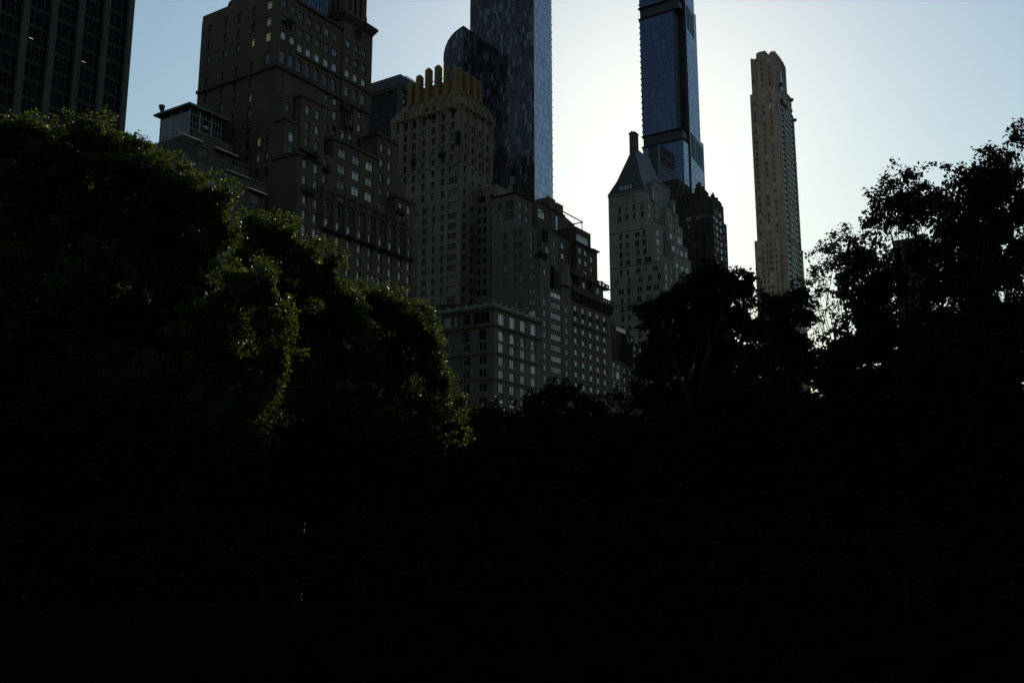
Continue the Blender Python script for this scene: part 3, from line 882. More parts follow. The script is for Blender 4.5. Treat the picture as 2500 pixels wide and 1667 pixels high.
# crown: fins and the wall between them
fins = [(254.0, y, z) for y, z in zip(ey, (160.2, 161.9, 163.4, 163.4, 162.0))] + [(254.2, 186.6, 160.4), (258.4, 186.4, 160.4), (262.6, 186.4, 160.4), (266.0, 186.4, 160.2), (266.2, 190.6, 161), (266.2, 194.6, 162), (266.2, 198.8, 162), (266.2, 203, 161), (266.2, 206.7, 160), (262.2, 207, 160), (258, 207, 160)]
for x, y, z in fins:
    mb = MB()
    for w, dz in ((0.98, 0.8), (0.66, 0.35), (0.3, 0.0)):
        o = (0.98 - w) * 0.7
        mb.box(x - w - (o if w < 0.9 else 0), x + w, y - w - (o if w < 0.9 else 0), y + w, 149.6, z - dz) if w > 0.9 else None
    mb.box(x - 1.12, x + 1.12, y - 0.5, y + 0.5, 150.5, z - 1.5)
    mb.box(x - 0.5, x + 0.5, y - 1.12, y + 1.12, 150.5, z - 1.5)
    for d in (-0.62, -0.2, 0.22, 0.64):
        mb.box(x - 1.06, x - 0.981, y + d - 0.12, y + d + 0.12, 150.5, z - 1.2)
        mb.box(x + d - 0.12, x + d + 0.12, y - 1.06, y - 0.981, 150.5, z - 1.2)
    t = z - 0.8
    for k in range(4):
        p = [(x - 0.98, y - 0.98, t), (x + 0.98, y - 0.98, t), (x + 0.98, y + 0.98, t), (x - 0.98, y + 0.98, t)]
        q = [(x - 0.45, y - 0.45, z), (x + 0.45, y - 0.45, z), (x + 0.45, y + 0.45, z), (x - 0.45, y + 0.45, z)]
        j = (k + 1) % 4
        mb.face([p[k], p[j], q[j], q[k]])
    mb.face(q)
    b.part('crown_fin', mb, 'ochre_tile')
mb = MB(); mb.box(254.3, 265.9, 186.9, 206.9, 149.8, 156.8)
b.part('crown_wall', mb, 'ochre_tile')
mb = MB()
for i in range(4):
    mb.tube([(254.6, ey[i], 158.6), (254.6, ey[i + 1], 157.9)], 0.16, 5)
b.part('crown_tie', mb, 'black_metal')
mb = MB(); mb.box(268.71, 270.6, 190, 193, 100, 143.6)
b.part('flue_stack', mb, 'cream_brick')
b.windows()

# ---- low grey corner building
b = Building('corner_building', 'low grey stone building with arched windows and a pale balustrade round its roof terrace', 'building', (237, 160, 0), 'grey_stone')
fw = grid([229.0, 234.75, 240.4, 246.2], [63.75], 3.0, 3.3, 'chicago', (('glass_bright', 1),)) + grid([229.0, 234.7], [59.0], 2.6, 2.9, 'arch', (('glass_bright', 1),)) + grid([240.4, 246.1], [59.0], 2.6, 2.9, 'arch_dark', (('glass_shade', 1),)) \
    + [(229.0, 55.6, 2.8, 2.6, 'casement', 'glass_bright')] + grid([234.7, 240.4, 246.2], [55.5], 2.8, 2.5, 'casement', (('glass_shade', 1),)) \
    + grid([229.0, 234.7, 240.4, 246.2], [51.7, 48.0, 44.2, 40.4], 2.8, 2.5, 'casement', (('glass_shade', 5), ('glass_bright', 1)))
ew = [(156.2, 64.0, 5.4, 3.2, 'triple', 'glass_dark'), (162.0, 64.0, 4.2, 3.1, 'triple', 'glass_dark'), (165.3, 64.0, 1.2, 3.0, 'plain', 'glass_shade'), (168.2, 64.0, 2.6, 3.0, 'casement', 'glass_shade'), (173.5, 64.0, 3.0, 3.0, 'casement', 'glass_dark')] \
    + grid([155.8, 161.6, 167.4, 173], [59.1], 2.6, 2.9, 'arch_dark', DIM) + grid([155.7, 161.4, 167.2, 173], [55.8, 51.9, 48.1, 44.2, 40.4], 2.7, 2.5, 'casement', DIM)
b.mass(225.1, 250.3, 152, 179, 0, 67.0, front=fw, east=ew, depth=0.35)
ledge(b, 'cornice', 225.1, 250.3, 152, 179, 66.2, 66.95, 0.5, 'grey_trim')
ledge(b, 'string_course', 225.1, 250.3, 152, 179, 61.2, 61.8, 0.45, 'grey_trim')
ledge(b, 'string_course', 225.1, 250.3, 152, 179, 53.5, 53.9, 0.3, 'grey_trim')
ledge(b, 'string_course', 225.1, 250.3, 152, 179, 46.2, 46.6, 0.3, 'grey_trim')
mb = MB()
for k in range(9):
    x = 225.3 + 24.6 * k / 8
    mb.box(x - 0.3, x + 0.3, 151.7, 152.3, 67.0, 68.3)
for k in range(8):
    y = 155 + 3.2 * k
    mb.box(224.8, 225.4, y - 0.3, y + 0.3, 67.0, 68.3)
mb.box(225.6, 250.2, 151.85, 152.1, 67.0, 67.85)
mb.box(224.95, 225.2, 152.3, 179, 67.0, 67.85)
b.part('balustrade', mb, 'pale_balustrade')
mb = MB()
for k in range(4):
    x = 233 + 3.6 * k
    mb.box(x, x + 0.2, 155, 155.2, 67, 69.6); mb.box(x, x + 0.2, 158, 158.2, 67, 69.6)
mb.box(232.6, 245, 154.8, 158.4, 69.6, 69.8)
b.part('pergola', mb, 'black_metal')
mb = MB(); mb.box(228, 234, 168, 175, 67.0, 70.5); mb.box(237, 241, 170, 176, 67, 70)
b.part('roof_shed', mb, 'umber_brick')
b.windows()

# ---- slender cream building with terraces
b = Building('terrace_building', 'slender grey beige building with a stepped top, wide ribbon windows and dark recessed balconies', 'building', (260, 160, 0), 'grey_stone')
er = grid([164.9, 161.0, 159.05], [96.1, 92.3, 88.8, 85.3, 81.4, 77.0, 73.4], 1.3, 2.1, 'sash', (('glass_dark', 3), ('glass_shade', 1))) + grid([155.2], [85.2], 1.8, 2.4, 'arch_dark', DIM) + grid([155.2], [81.4, 76.9, 73.5, 70], 2.5, 2.0, 'pair', (('glass_tan', 1), ('glass_shade', 2)))
fw = grid([253.0, 266.3], steps(73.6, 3.37, 9), 1.8, 1.9, 'casement', (('glass_shade', 1),)) + grid([259.75], steps(73.75, 3.37, 9), 6.6, 1.9, 'ribbon', (('glass_dim', 3), ('glass_shade', 1))) + [(253.0, 77.1, 0.9, 1.9, 'plain', 'glass_shade'), (265.8, 76.8, 0.9, 1.9, 'plain', 'glass_shade'), (259.7, 77.0, 6.6, 1.7, 'triple', 'glass_bright')]
b.mass(250.4, 269.2, 152, 170, 0, 78.0, front=fw, east=zr(er, 0, 78), depth=0.3)
b.mass(250.4, 256.2, 152.05, 170, 78.0, 86.8, front=[(253.3, 83.0, 1.3, 2.2, 'sash', 'glass_bright')], east=zr(er, 78, 86.8))
b.mass(263.2, 269.2, 152.05, 170, 78.0, 86.0, front=[(266.8, 83.2, 0.9, 2.0, 'plain', 'glass_bright')])
b.mass(256.2, 263.2, 154.6, 170, 78.0, 87.5, name='recess_wall', mat='dull_black')  # balcony shade painted in as a near-black wall colour
mb = MB(); mb.box(256.2, 263.2, 152.06, 152.2, 78.0, 78.9)
b.part('balcony_parapet', mb, 'grey_stone')
b.mass(250.4, 256.3, 156.2, 170, 86.8, 98.2, front=grid([252.2], [95.5, 91.8], 1.9, 2.4, 'triple', (('glass_dark', 1),)) + [(251.9, 88.9, 1.3, 1.6, 'plain', 'glass_bright')], east=zr(er, 86.8, 98.2, 156.4), name='setback_wall')
b.mass(256.3, 266.0, 155.0, 170, 86.0, 97.6, front=grid([259.7], [95.8, 92.2], 2.2, 2.3, 'casement', (('glass_shade', 1),)) + grid([264.5], [94.9, 91.2], 1.1, 2.2, 'plain', (('glass_shade', 1),)) + [(260.8, 88.7, 1.3, 2.2, 'plain', 'glass_dark')], name='setback_wall')
mb = MB(); mb.box(254.4, 258.6, 154.2, 154.99, 86.9, 90.6)
b.part('netting_panel', mb, 'dull_black')
mb = MB(); mb.box(256.7, 259.0, 154.3, 154.996, 94.6, 98.4)
b.part('netting_panel', mb, 'dull_black')
b.mass(250.4, 260.0, 161.0, 170, 98.2, 109.4, front=grid([253.4, 257.2], [106.2, 102.6], 2.0, 2.3, 'pair', (('glass_shade', 1), ('glass_dark', 2))), east=grid([166.9], [106.2, 102.6], 1.6, 2.2, 'sash', DIM) + grid([163.2], [106.2, 102.6], 3.0, 2.3, 'triple', DIM), name='penthouse_wall')
mb = MB(); mb.box(249.8, 260.4, 160.4, 170.4, 109.4, 109.75)
b.part('roof_eave', mb, 'dark_trim')
mb = MB()
oct_ = [(265.2 + 2.6 * math.cos(a), 152.3 - 1.5 * math.sin(a)) for a in [math.pi * k / 6 for k in range(7)]]
for k in range(6):
    p, q = oct_[k], oct_[k + 1]
    mb.face([(*p, 81.2), (*q, 81.2), (*q, 88.0), (*p, 88.0)])
mb.face([(*p, 88.0) for p in oct_]); mb.face([(*p, 81.2) for p in oct_])
b.part('rounded_bay', mb, 'grey_stone')
b.windows()

# ---- olive brick building with the bracketed cornice
b = Building('cornice_building', 'olive brick building with five rows across of bright windows under a heavy bracketed cornice', 'building', (283, 162, 0), 'olive_brick')
cw = [272.0, 276.95, 281.95, 286.85, 291.8]
fw = grid(cw, [75.4, 71.9] + steps(68.25, 3.6, 9), 2.05, 1.75, 'casement', (('glass_bright', 1),))
b.mass(269.3, 296.4, 152, 175, 0, 80.4, front=fw, depth=0.3)
mb = MB()
for x in cw:
    mb.box(x - 1.03, x + 1.03, 151.93, 151.995, 72.85, 74.45)
b.part('spandrel', mb, 'dull_black')
mb = MB()
for z in [70.7] + [66.7 - 3.6 * k for k in range(8)]:
    for x in cw:
        mb = MB(); mb.box(x - 0.45, x + 0.45, 151.6, 151.995, z, z + 0.45)
        b.part('air_conditioner', mb, 'black_metal')
ledge(b, 'string_course', 269.3, 296.4, 152, 175, 69.9, 70.2, 0.25, 'dark_trim', 'f')
mb = MB()
for k in range(36):
    x = 269.7 + 26.2 * k / 35
    mb.box(x - 0.16, x + 0.16, 151.3 if k % 7 else 150.9, 151.996, 77.9, 80.3)
mb.box(269.2, 296.7, 151.7, 151.997, 77.5, 77.9)
b.part('frieze', mb, 'dark_trim')
mb = MB(); mb.box(269.0, 297.3, 150.6, 152.0, 80.41, 80.9); mb.box(269.2, 297.0, 151.0, 152.0, 80.05, 80.4)
b.part('cornice', mb, 'olive_brick')
mb = MB()
for k in range(15):
    x = 269.6 + 27 * k / 14
    mb.box(x - 0.45, x + 0.45, 150.9, 151.4, 80.91, 82.0)
mb.box(269.2, 297.2, 150.85, 151.45, 82.0, 82.3)
b.part('balustrade', mb, 'olive_brick')
b.mass(269.5, 296.3, 154.6, 175, 80.4, 86.6, name='setback_wall')
for x0, x1 in ((275.8, 281.0), (285.4, 291.0)):
    b.mass(x0, x1, 152.6, 154.597, 80.95, 86.4, front=[((x0 + x1) / 2 + 0.6, 84.6, 2.0, 2.0, 'casement', 'glass_bright')], name='bay_wall', mat='red_brown_brick')
mb = MB(); mb.box(269.4, 297.0, 152.3, 154.6, 86.61, 87.0)
b.part('cornice', mb, 'dark_trim')
mb = MB()
for k in range(12):
    x = 271 + 25.5 * k / 11
    mb.box(x - 0.4, x + 0.4, 152.6, 152.9, 87.0, 88.2)
mb.box(270, 297, 152.55, 152.95, 88.2, 88.4)
b.part('balustrade', mb, 'olive_brick')
for x in (280.0, 283.1, 289.5, 295.8, 292.7):
    mb = MB()
    mb.tube([(x, 153.4, 87.0), (x, 153.4, 87.7)], [0.35, 0.5], 8, 0)
    for k in range(26):
        c = Vector((x + rnd.uniform(-.6, .6), 153.4 + rnd.uniform(-.5, .5), 88.3 + rnd.uniform(-.5, .7)))
        d = Vector((rnd.uniform(-1, 1), rnd.uniform(-1, 1), rnd.uniform(-1, 1))) * 0.3
        e = d.orthogonal()
        mb.face([c - d, c + e, c + d, c - e], 1)
    MATS.setdefault('leaf_plain', leaf_mat('leaf_plain', (0.03, 0.045, 0.018), (0.06, 0.09, 0.02)))
    b.part('planter', mb, ['dark_trim', 'leaf_plain'])
b.mass(269.5, 283.6, 160, 175, 86.6, 101.7, front=grid([278.0], [98.9, 95.4, 91.8], 2.2, 2.0, 'casement', (('glass_bright', 1), ('glass_sky', 1))) + [(273.0, 95.4, 1.6, 2, 'sash', 'glass_dark'), (282.0, 97.0, 1.3, 4.0, 'plain', 'glass_dark')], name='setback_wall')
b.mass(283.6, 298.7, 158, 175, 86.6, 101.4, front=grid([286.25, 290.25], [99.0, 95.35], 1.95, 2.0, 'casement', (('glass_bright', 1),)) + grid([294.5], [97.7], 2.0, 2.0, 'casement', (('glass_bright', 1),)) + [(294.6, 94.0, 1.9, 1.9, 'plain', 'glass_dark'), (290, 91.5, 3.0, 2.4, 'triple', 'glass_shade')], name='setback_wall', mat='red_brown_brick')
ledge(b, 'cornice', 283.6, 295.0, 158, 175, 101.1, 101.7, 0.6, 'dark_trim')
mb = MB(); mb.box(294.6, 299.5, 157.3, 175, 101.41, 101.9)
b.part('cornice', mb, 'dark_trim')
b.mass(283.65, 294.2, 158.05, 170, 101.7, 107.0, front=[(288.3, 103.4, 8.4, 2.7, 'studio', 'glass_bright')], name='studio_wall', mat='red_brown_brick')
mb = MB()
for x, y in ((276.5, 163), (284, 163), (276.5, 168), (292.5, 160.5)):
    mb.box(x - 0.12, x + 0.12, y - 0.12, y + 0.12, 101.7, 111.2)
mb.box(275.5, 276.0, 160.4, 169, 111.2, 111.5)
mb.box(275.5, 293.0, 160.2, 160.5, 111.2, 111.5)
mb.box(292.7, 293.1, 160.4, 169, 111.2, 111.5)
b.part('pergola', mb, 'black_metal')
b.mass(271.6, 290.0, 166, 175.1, 101.7, 114.0, front=[(274.4, 110.2, 4.6, 3.4, 'quad', 'glass_bright'), (279.0, 110.0, 1.2, 2.6, 'plain', 'glass_dark'), (284.8, 109.6, 2.1, 5.6, 'tall', 'glass_bright'), (282.6, 111.6, 1.1, 1.8, 'plain', 'glass_dark')], name='penthouse_wall', mat='olive_brick')
mb = MB(); mb.box(280.4, 284.6, 166.5, 173, 114.0, 118.2); mb.box(285.4, 289.8, 166.4, 173, 114.0, 117.6)
b.part('chimney', mb, 'olive_brick')
mb = MB(); mb.prism([(290.01, 101.5), (298.0, 101.5), (297.3, 112.6), (290.01, 113.9)], 1, 166.1, 175)
b.part('side_wall', mb, 'olive_brick')
ledge(b, 'cornice', 271.6, 290, 166, 175, 113.5, 114.1, 0.3, 'dark_trim', 'f')
mb = MB()
for k in range(30):
    a = (rnd.uniform(272.5, 279), rnd.uniform(164.6, 165.6), rnd.uniform(101.9, 105.6))
    mb.tube([a, (a[0] + rnd.uniform(-1, 1), a[1], a[2] + rnd.uniform(-.6, 1.4))], 0.07, 4)
b.part('terrace_trellis', mb, 'black_metal')
b.windows()

# ---- small town houses
b = Building('town_house', 'narrow grey town house with white window frames squeezed beside the bracketed cornice building', 'building', (300, 158, 0), 'grey_stone')
b.mass(296.5, 304.2, 152, 170, 0, 62.4, front=[(298.4, 61.0, 2.4, 1.6, 'triple', 'glass_bright'), (301.9, 60.5, 2.2, 1.8, 'casement', 'glass_dark'), (301.2, 57.6, 3.2, 2.6, 'triple', 'glass_bright'), (297.7, 57.6, 1.8, 2.4, 'casement', 'glass_dark'), (298.6, 54.2, 3.0, 2.2, 'triple', 'glass_shade'), (302.4, 54.2, 1.8, 2.2, 'casement', 'glass_dark'), (299, 50.5, 3, 2.2, 'triple', 'glass_bright')])
b.mass(296.6, 299.6, 153.5, 170, 62.4, 66.8, front=[(298.2, 64.2, 2.2, 2.4, 'casement', 'glass_shade')], name='attic_wall')
ledge(b, 'cornice', 296.5, 304.2, 152, 170, 61.9, 62.45, 0.4, 'grey_trim', 'f')
b.windows()
b = Building('brick_house', 'dark red brick house with a glazed penthouse strip on its terraced roof', 'building', (314, 158, 0), 'umber_brick')
bw_ = grid([314.7, 319.3], [69.25, 66.0, 62.85, 59.8, 56.5, 53.4], 1.7, 2.0, 'casement', (('glass_bright', 1),)) + grid([306.2, 310.4], [59.85, 56.5, 53.4], 1.5, 1.9, 'casement', (('glass_bright', 1),))
b.mass(304.2, 312.6, 152, 172, 0, 62.0, front=zr(bw_, 0, 62))
b.mass(312.6, 323.2, 152, 172, 0, 70.8, front=zr(bw_, 0, 70.8, 312.6))
ledge(b, 'cornice', 312.6, 323.2, 152, 172, 70.2, 70.9, 0.45, 'umber_brick', 'f')
b.mass(303.6, 318.6, 156, 172, 70.0, 77.0, front=[(312.4, 75.9, 8.6, 1.8, 'studio', 'glass_bright')], name='penthouse_wall', mat='dark_red_brick')
b.mass(303.7, 312.6, 156.05, 172, 62.0, 70.0, name='setback_wall', mat='dark_red_brick')
b.mass(312.7, 318.4, 154.3, 155.997, 70.9, 74.2, front=[(314.9, 72.8, 0.9, 1.7, 'plain', 'glass_bright'), (317.4, 72.9, 1.3, 1.0, 'plain', 'glass_tan')], name='roof_room')
b.windows()
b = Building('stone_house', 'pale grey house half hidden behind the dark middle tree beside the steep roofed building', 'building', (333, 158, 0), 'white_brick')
b.mass(323.3, 341.6, 153, 172, 0, 62.6, front=grid([326, 330, 334, 338.5], [59.5, 56, 52.4, 48.8], 1.7, 2.0, 'casement', FRONT))
ledge(b, 'cornice', 323.3, 341.6, 153, 172, 61.9, 62.7, 0.45, 'grey_trim', 'f')
b.windows()

# ---- white brick building with the steep copper roof
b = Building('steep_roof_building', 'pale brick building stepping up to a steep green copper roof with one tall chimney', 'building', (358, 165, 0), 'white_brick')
b.depth = 0.12
ew = []
PG = (('glass_dark', 4), ('glass_shade', 3))


def hrow(z, items):
    for y, w, h in items:
        ew.append((y, z, w, h, 'casement' if w > 1.3 else 'sash', pick(*PG)))


hrow(135.2, [(173.4, 1.7, 2.3), (166.6, 1.6, 2.3), (164.3, 1.1, 2.3)])
hrow(131.6, [(170.3, 1.2, 2.5), (167.4, 1.2, 1.6), (164.1, 1.2, 2.4), (160.6, 1.1, 2.3)])
hrow(128.1, [(173.0, 1.8, 2.4), (170.5, 1.8, 2.4), (167.3, 2.0, 2.2), (164.1, 1.2, 2.4), (160.5, 1.2, 2.4)])
hrow(124.3, [(171.9, 2.2, 2.6), (167.7, 1.9, 2.6), (160.7, 1.9, 2.6)])
hrow(120.3, [(170.2, 1.1, 2.2), (167.3, 1.2, 1.4), (162.9, 2.2, 2.0), (159.9, 1.1, 2.6)])
hrow(116.6, [(170.2, 1.1, 2.4), (167.3, 1.1, 1.7), (163.1, 1.9, 2.5), (160.0, 1.8, 2.5)])
hrow(112.9, [(170.2, 1.2, 2.4), (167.3, 1.1, 1.6), (162.7, 2.2, 2.2), (159.7, 1.3, 2.2)])
hrow(109.4, [(170.2, 1.0, 2.2), (167.1, 2.1, 2.0), (162.6, 2.4, 2.2), (158.6, 3.0, 2.2)])
hrow(105.6, [(170.3, 1.0, 2.4), (167.4, 1.1, 2.0), (162.8, 2.1, 2.0), (159.7, 1.4, 1.4), (155.6, 2.2, 1.8)])
hrow(101.9, [(172.4, 1.7, 2.4), (166.9, 1.5, 3.0), (162.1, 2.2, 2.5), (158.1, 1.6, 2.4), (154.0, 1.6, 2.4)])
hrow(98.0, [(170.5, 2.7, 2.4), (167.1, 1.6, 2.9), (162.5, 2.4, 2.4), (158.6, 2.4, 2.2), (155.3, 2.4, 2.0)])
hrow(94.3, [(170.1, 1.1, 2.5), (167.2, 1.1, 1.6), (162.7, 2.1, 2.3), (158.9, 2.0, 2.0)])
hrow(90.7, [(170.1, 1.1, 2.2), (167.2, 1.0, 1.8), (162.6, 2.0, 2.4), (158.2, 2.0, 2.2)])
hrow(87.1, [(170.0, 1.1, 2.2), (167.2, 1.1, 1.7), (162.7, 2.1, 2.3), (158.2, 2.0, 2.2)])
for z in (83.4, 79.8, 76.2, 72.6, 69.0):
    hrow(z, [(170.1, 1.1, 2.2), (167.2, 1.1, 1.7), (162.7, 2.0, 2.2), (158.4, 1.8, 2.2)])
b.mass(341.8, 350.0, 152, 175.3, 0, 108.3, front=grid([343.9], [105.4, 101.7, 98, 94.3], 1.2, 2.5, 'sash', BRIGHT) + grid([349.0], [105.4, 101.7, 98], 0.9, 2.4, 'plain', BRIGHT), east=zr(ew, 0, 108.3))
b.mass(341.8, 350.0, 155.7, 175.3, 108.3, 123.1, front=grid([345.2], [120.2], 2.0, 2.3, 'casement', BRIGHT) + grid([345.2], [116.6], 2.6, 2.9, 'triple', BRIGHT) + grid([345.4], [113.0, 109.8], 1.9, 2.2, 'casement', DIM), east=zr(ew, 108.3, 123.1, 155.9))
b.mass(341.8, 349.6, 159.2, 175.3, 123.1, 138.2, front=grid([345.6], [135.0, 131.9, 128.4], 1.7, 2.2, 'casement', FRONT) + [(348.2, 127.0, 0.9, 2.2, 'plain', 'glass_dark')], east=zr(ew, 123.1, 138.2, 159.3))
for (y0, z) in ((152, 108.3), (155.7, 123.1)):
    mb = MB(); mb.box(341.6, 350.0, y0 - 0.15, y0 + 0.25, z, z + 0.95)
    b.part('terrace_parapet', mb, 'stucco')
b.mass(364.1, 369.2, 165.7, 175.2, 0, 138.1, name='court_wall')
b.mass(350.1, 364.0, 158.7, 175.1, 0, 144.4, front=grid([352.4], [129.8], 1.8, 2.2, 'casement', (('glass_bright', 1),)) + grid([351.6], [126, 122.5, 119, 115.5], 1.1, 2.2, 'sash', DIM), name='gable_wall', mat='stucco', roof=False)
WG = (('glass_bright', 3), ('glass_shade', 2), ('glass_sky', 1))
b.mass(354.0, 371.4, 153.2, 165.6, 0, 113.6, front=grid([357.5, 362.5], [109.6, 105.6, 101.8], 2.0, 2.2, 'casement', WG) + grid([367.6], [109.8, 106], 3.0, 2.4, 'triple', WG), east=grid([158, 162], [109.8, 105.6], 1.8, 2.2, 'casement', DIM), name='west_wing')
b.mass(354.0, 371.0, 154.2, 165.6, 113.6, 119.0, front=[(356.8, 116.6, 2.6, 2.4, 'triple', 'glass_bright'), (361.0, 116.4, 1.6, 1.8, 'sash', 'glass_shade'), (365.0, 116.6, 2.4, 2.2, 'casement', 'glass_bright'), (369.2, 117, 1.6, 2.6, 'casement', 'glass_bright')], name='west_wing')
b.mass(354.0, 369.6, 155.5, 165.6, 119.0, 128.6, front=[(357.8, 122.3, 2.2, 2.4, 'casement', 'glass_bright'), (366.2, 122.6, 4.2, 3.0, 'quad', 'glass_bright')] + grid([356.0, 358.4, 360.8], [126.6], 0.9, 2.2, 'plain', WG) + [(366, 126.8, 1.8, 2.4, 'pair', 'glass_shade')], name='west_wing')
b.mass(355.5, 368.6, 156.6, 165.6, 128.6, 134.4, front=grid([359.0, 361.4, 366.6], [131.4], 1.2, 2.2, 'sash', DIM), name='west_wing')
mb = MB()
for x0, x1, y, z in ((354.0, 371.4, 153.2, 113.6), (354.0, 371.0, 154.2, 119.0)):
    mb.box(x0, x1, y - 0.1, y + 0.15, z, z + 1.0)
    for k in range(12):
        x = x0 + (x1 - x0) * k / 11
        mb.box(x - 0.08, x + 0.08, y - 0.2, y - 0.1, z, z + 1.1)
b.part('terrace_parapet', mb, 'stucco')
ledge(b, 'cornice', 341.8, 349.6, 159.2, 175.3, 137.6, 138.25, 0.35, 'white_brick')
ledge(b, 'string_course', 341.8, 350, 155.7, 175.3, 106.9, 107.2, 0.12, 'white_brick', 'e') if False else None
for z in (122.0, 107.6, 92.6):
    mb = MB(); mb.box(341.68, 341.797, 159.4 if z > 110 else 153, 175.3, z, z + 0.3)
    b.part('string_course', mb, 'grey_trim')
# white stucco stack with a sloping coping
mb = MB(); mb.box(350.0, 364.2, 158.3, 160, 144.41, 144.9)
b.part('coping', mb, 'stucco')
mb = MB(); mb.box(363.7, 364.3, 158.4, 158.697, 118, 144.4)
b.part('drain_pipe', mb, 'stucco')
for x, z in ((352.1, 141.0), (357.1, 137.2), (361.3, 139.5), (352.5, 135.1), (354.6, 134.7), (359.0, 135.3)):
    mb = MB(); mb.box(x - 0.33, x + 0.33, 158.63, 158.697, z - 0.5, z + 0.5)
    b.part('small_opening', mb, 'dull_black')
# pedimented dormers
for x, y, z in ((348.4, 158.7, 137.6), (363.0, 156.3, 135.6)):
    mb = MB()
    mb.box(x - 0.95, x + 0.95, y - 0.2, y + 1.6, z - 2.4, z + 2.2)
    mb.prism([(x + 1.3 * math.cos(a), z + 2.2 + 1.5 * math.sin(a)) for a in [math.pi * k / 8 for k in range(9)]], 1, y - 0.35, y + 1.0)
    b.part('dormer', mb, 'stucco')
    mb = MB(); mb.box(x - 0.55, x + 0.55, y - 0.26, y - 0.203, z - 1.6, z + 1.7)
    b.part('dormer_window', mb, 'glass_dark')
# roof
mb = MB()
e0, e1, f0, f1 = 341.35, 369.6, 158.9, 175.6
ra, rb, ry, rz_ = 349.2, 363.7, 167.2, 160.3
mid = lambda a, c, t: a + (c - a) * t
L0 = [(e0, f0, 138.26), (e1, f0, 138.26), (e1, f1, 138.26), (e0, f1, 138.26)]
t = 0.30
L1 = [(mid(e0, ra, t * 1.22), mid(f0, ry, t * 1.22), 144.8), (mid(e1, rb, t * 1.22), mid(f0, ry, t * 1.22), 144.8), (mid(e1, rb, t * 1.22), mid(f1, ry, t * 1.22), 144.8), (mid(e0, ra, t * 1.22), mid(f1, ry, t * 1.22), 144.8)]
for k in range(4):
    j = (k + 1) % 4
    mb.face([L0[k], L0[j], L1[j], L1[k]])
A, B_ = (ra, ry, rz_), (rb, ry, rz_)
mb.face([L1[3], L1[0], A]); mb.face([L1[0], L1[1], B_, A]); mb.face([L1[1], L1[2], B_]); mb.face([L1[2], L1[3], A, B_])
mb.face(list(reversed(L0)))
roof = b.part('copper_roof', mb, 'copper_roof')
mb = MB()
for k in range(1, 15):   # standing seams on the east slope
    y = f0 + (f1 - f0) * k / 15
    v = [(e0, y, 138.3), (mid(e0, ra, t * 1.22), mid(y, ry, t * 1.22), 144.86), (mid(e0, ra, 0.93), mid(y, ry, 0.93), 158.8)]
    mb.tube(v, 0.06, 4)
for k in range(1, 24):
    x = e0 + (e1 - e0) * k / 24
    xt = mid(ra, rb, k / 24)
    mb.tube([(x, f0, 138.3), (mid(x, xt, t * 1.22), mid(f0, ry, t * 1.22), 144.86), (mid(x, xt, 0.97), mid(f0, ry, 0.97), 159.6)], 0.06, 4)
b.part('roof_seam', mb, 'copper_roof', parent=roof)
mb = MB(); mb.box(342.0, 346.2, 164.5, 170.5, 138.7, 141.6); mb.box(341.8, 346.4, 164.2, 170.8, 141.6, 141.9)
b.part('roof_dormer', mb, 'copper_roof')
for y, w in ((169.6, 1.3), (167.3, 2.6), (165.2, 1.0)):
    mb = MB(); mb.box(341.93, 341.997, y - w / 2, y + w / 2, 139.3, 141.4)
    b.part('dormer_window', mb, 'glass_shade')
mb = MB(); mb.box(349.3, 352.6, 166.4, 169.0, 153, 166.8); mb.box(349.1, 352.8, 166.2, 169.2, 166.0, 166.4)
mb.tube([(350.4, 168.3, 166.8), (350.4, 168.3, 167.7)], 0.35, 8)
b.part('chimney', mb, 'sand_brick')
b.windows()

# ---- dark brown hotel behind, with the red roof sign
b = Building('dark_brick_hotel', 'dark brown brick high rise with stepped turrets behind the pale steep roofed building', 'building', (405, 165, 0), 'umber_brick')
b.depth = 0.06
ee = grid([163.3, 160.0, 156.65], [145.0, 137.6, 134.4, 131.2, 128.0, 124.8, 121.6], 1.3, 1.9, 'sash', (('glass_dark', 3), ('glass_shade', 2))) + grid([163.4], [141.1], 2.2, 1.9, 'casement', (('glass_shade', 1),)) + grid([158.9, 156.6, 154.4], [141.1], 1.8, 1.6, 'casement', (('glass_shade', 1),))
ff = [(396.6, 140.2, 1.6, 1.8, 'casement', 'glass_bright')] + grid([396.3], [136.4, 133.2, 130.0, 126.8, 123.6], 0.8, 1.9, 'plain', (('glass_bright', 1),)) + grid([399.6], [139.6, 136.25, 133.0, 126.6, 120.4], 2.0, 2.1, 'casement', (('glass_bright', 3), ('glass_shade', 1))) + grid([398.9, 400.9], [143.4, 129.9], 0.9, 1.9, 'plain', (('glass_bright', 1),)) \
    + grid([404.2], [143.2, 139.6, 136.2, 129.8, 126.6, 123.4], 2.2, 2.1, 'casement', (('glass_bright', 3), ('glass_shade', 1))) + grid([403.2, 405.3], [132.9], 0.8, 1.9, 'plain', (('glass_bright', 1),))
b.mass(395.5, 408.6, 152, 186, 0, 148.6, front=ff, east=ee)
b.mass(408.65, 417.6, 154.2, 186, 0, 143.0, front=grid([411.4, 414.6], [139.6, 136.2, 132.8, 129.4, 126, 122.6], 1.2, 2.0, 'sash', BRIGHT), name='setback_wall')
b.mass(417.65, 421.0, 157, 186, 0, 137.0, front=grid([419.3], [134.4, 130.8, 127.4], 1.4, 2.0, 'sash', BRIGHT), name='setback_wall')
b.mass(397.5, 413.5, 168.5, 186, 148.6, 161.8, east=[(173.6, 155.5, 1.6, 3.4, 'arch_dark', 'glass_dark')], name='tower_wall')
b.mass(398.0, 412.0, 158.9, 168.5, 148.6, 153.9, name='tower_wall')
mb = MB()
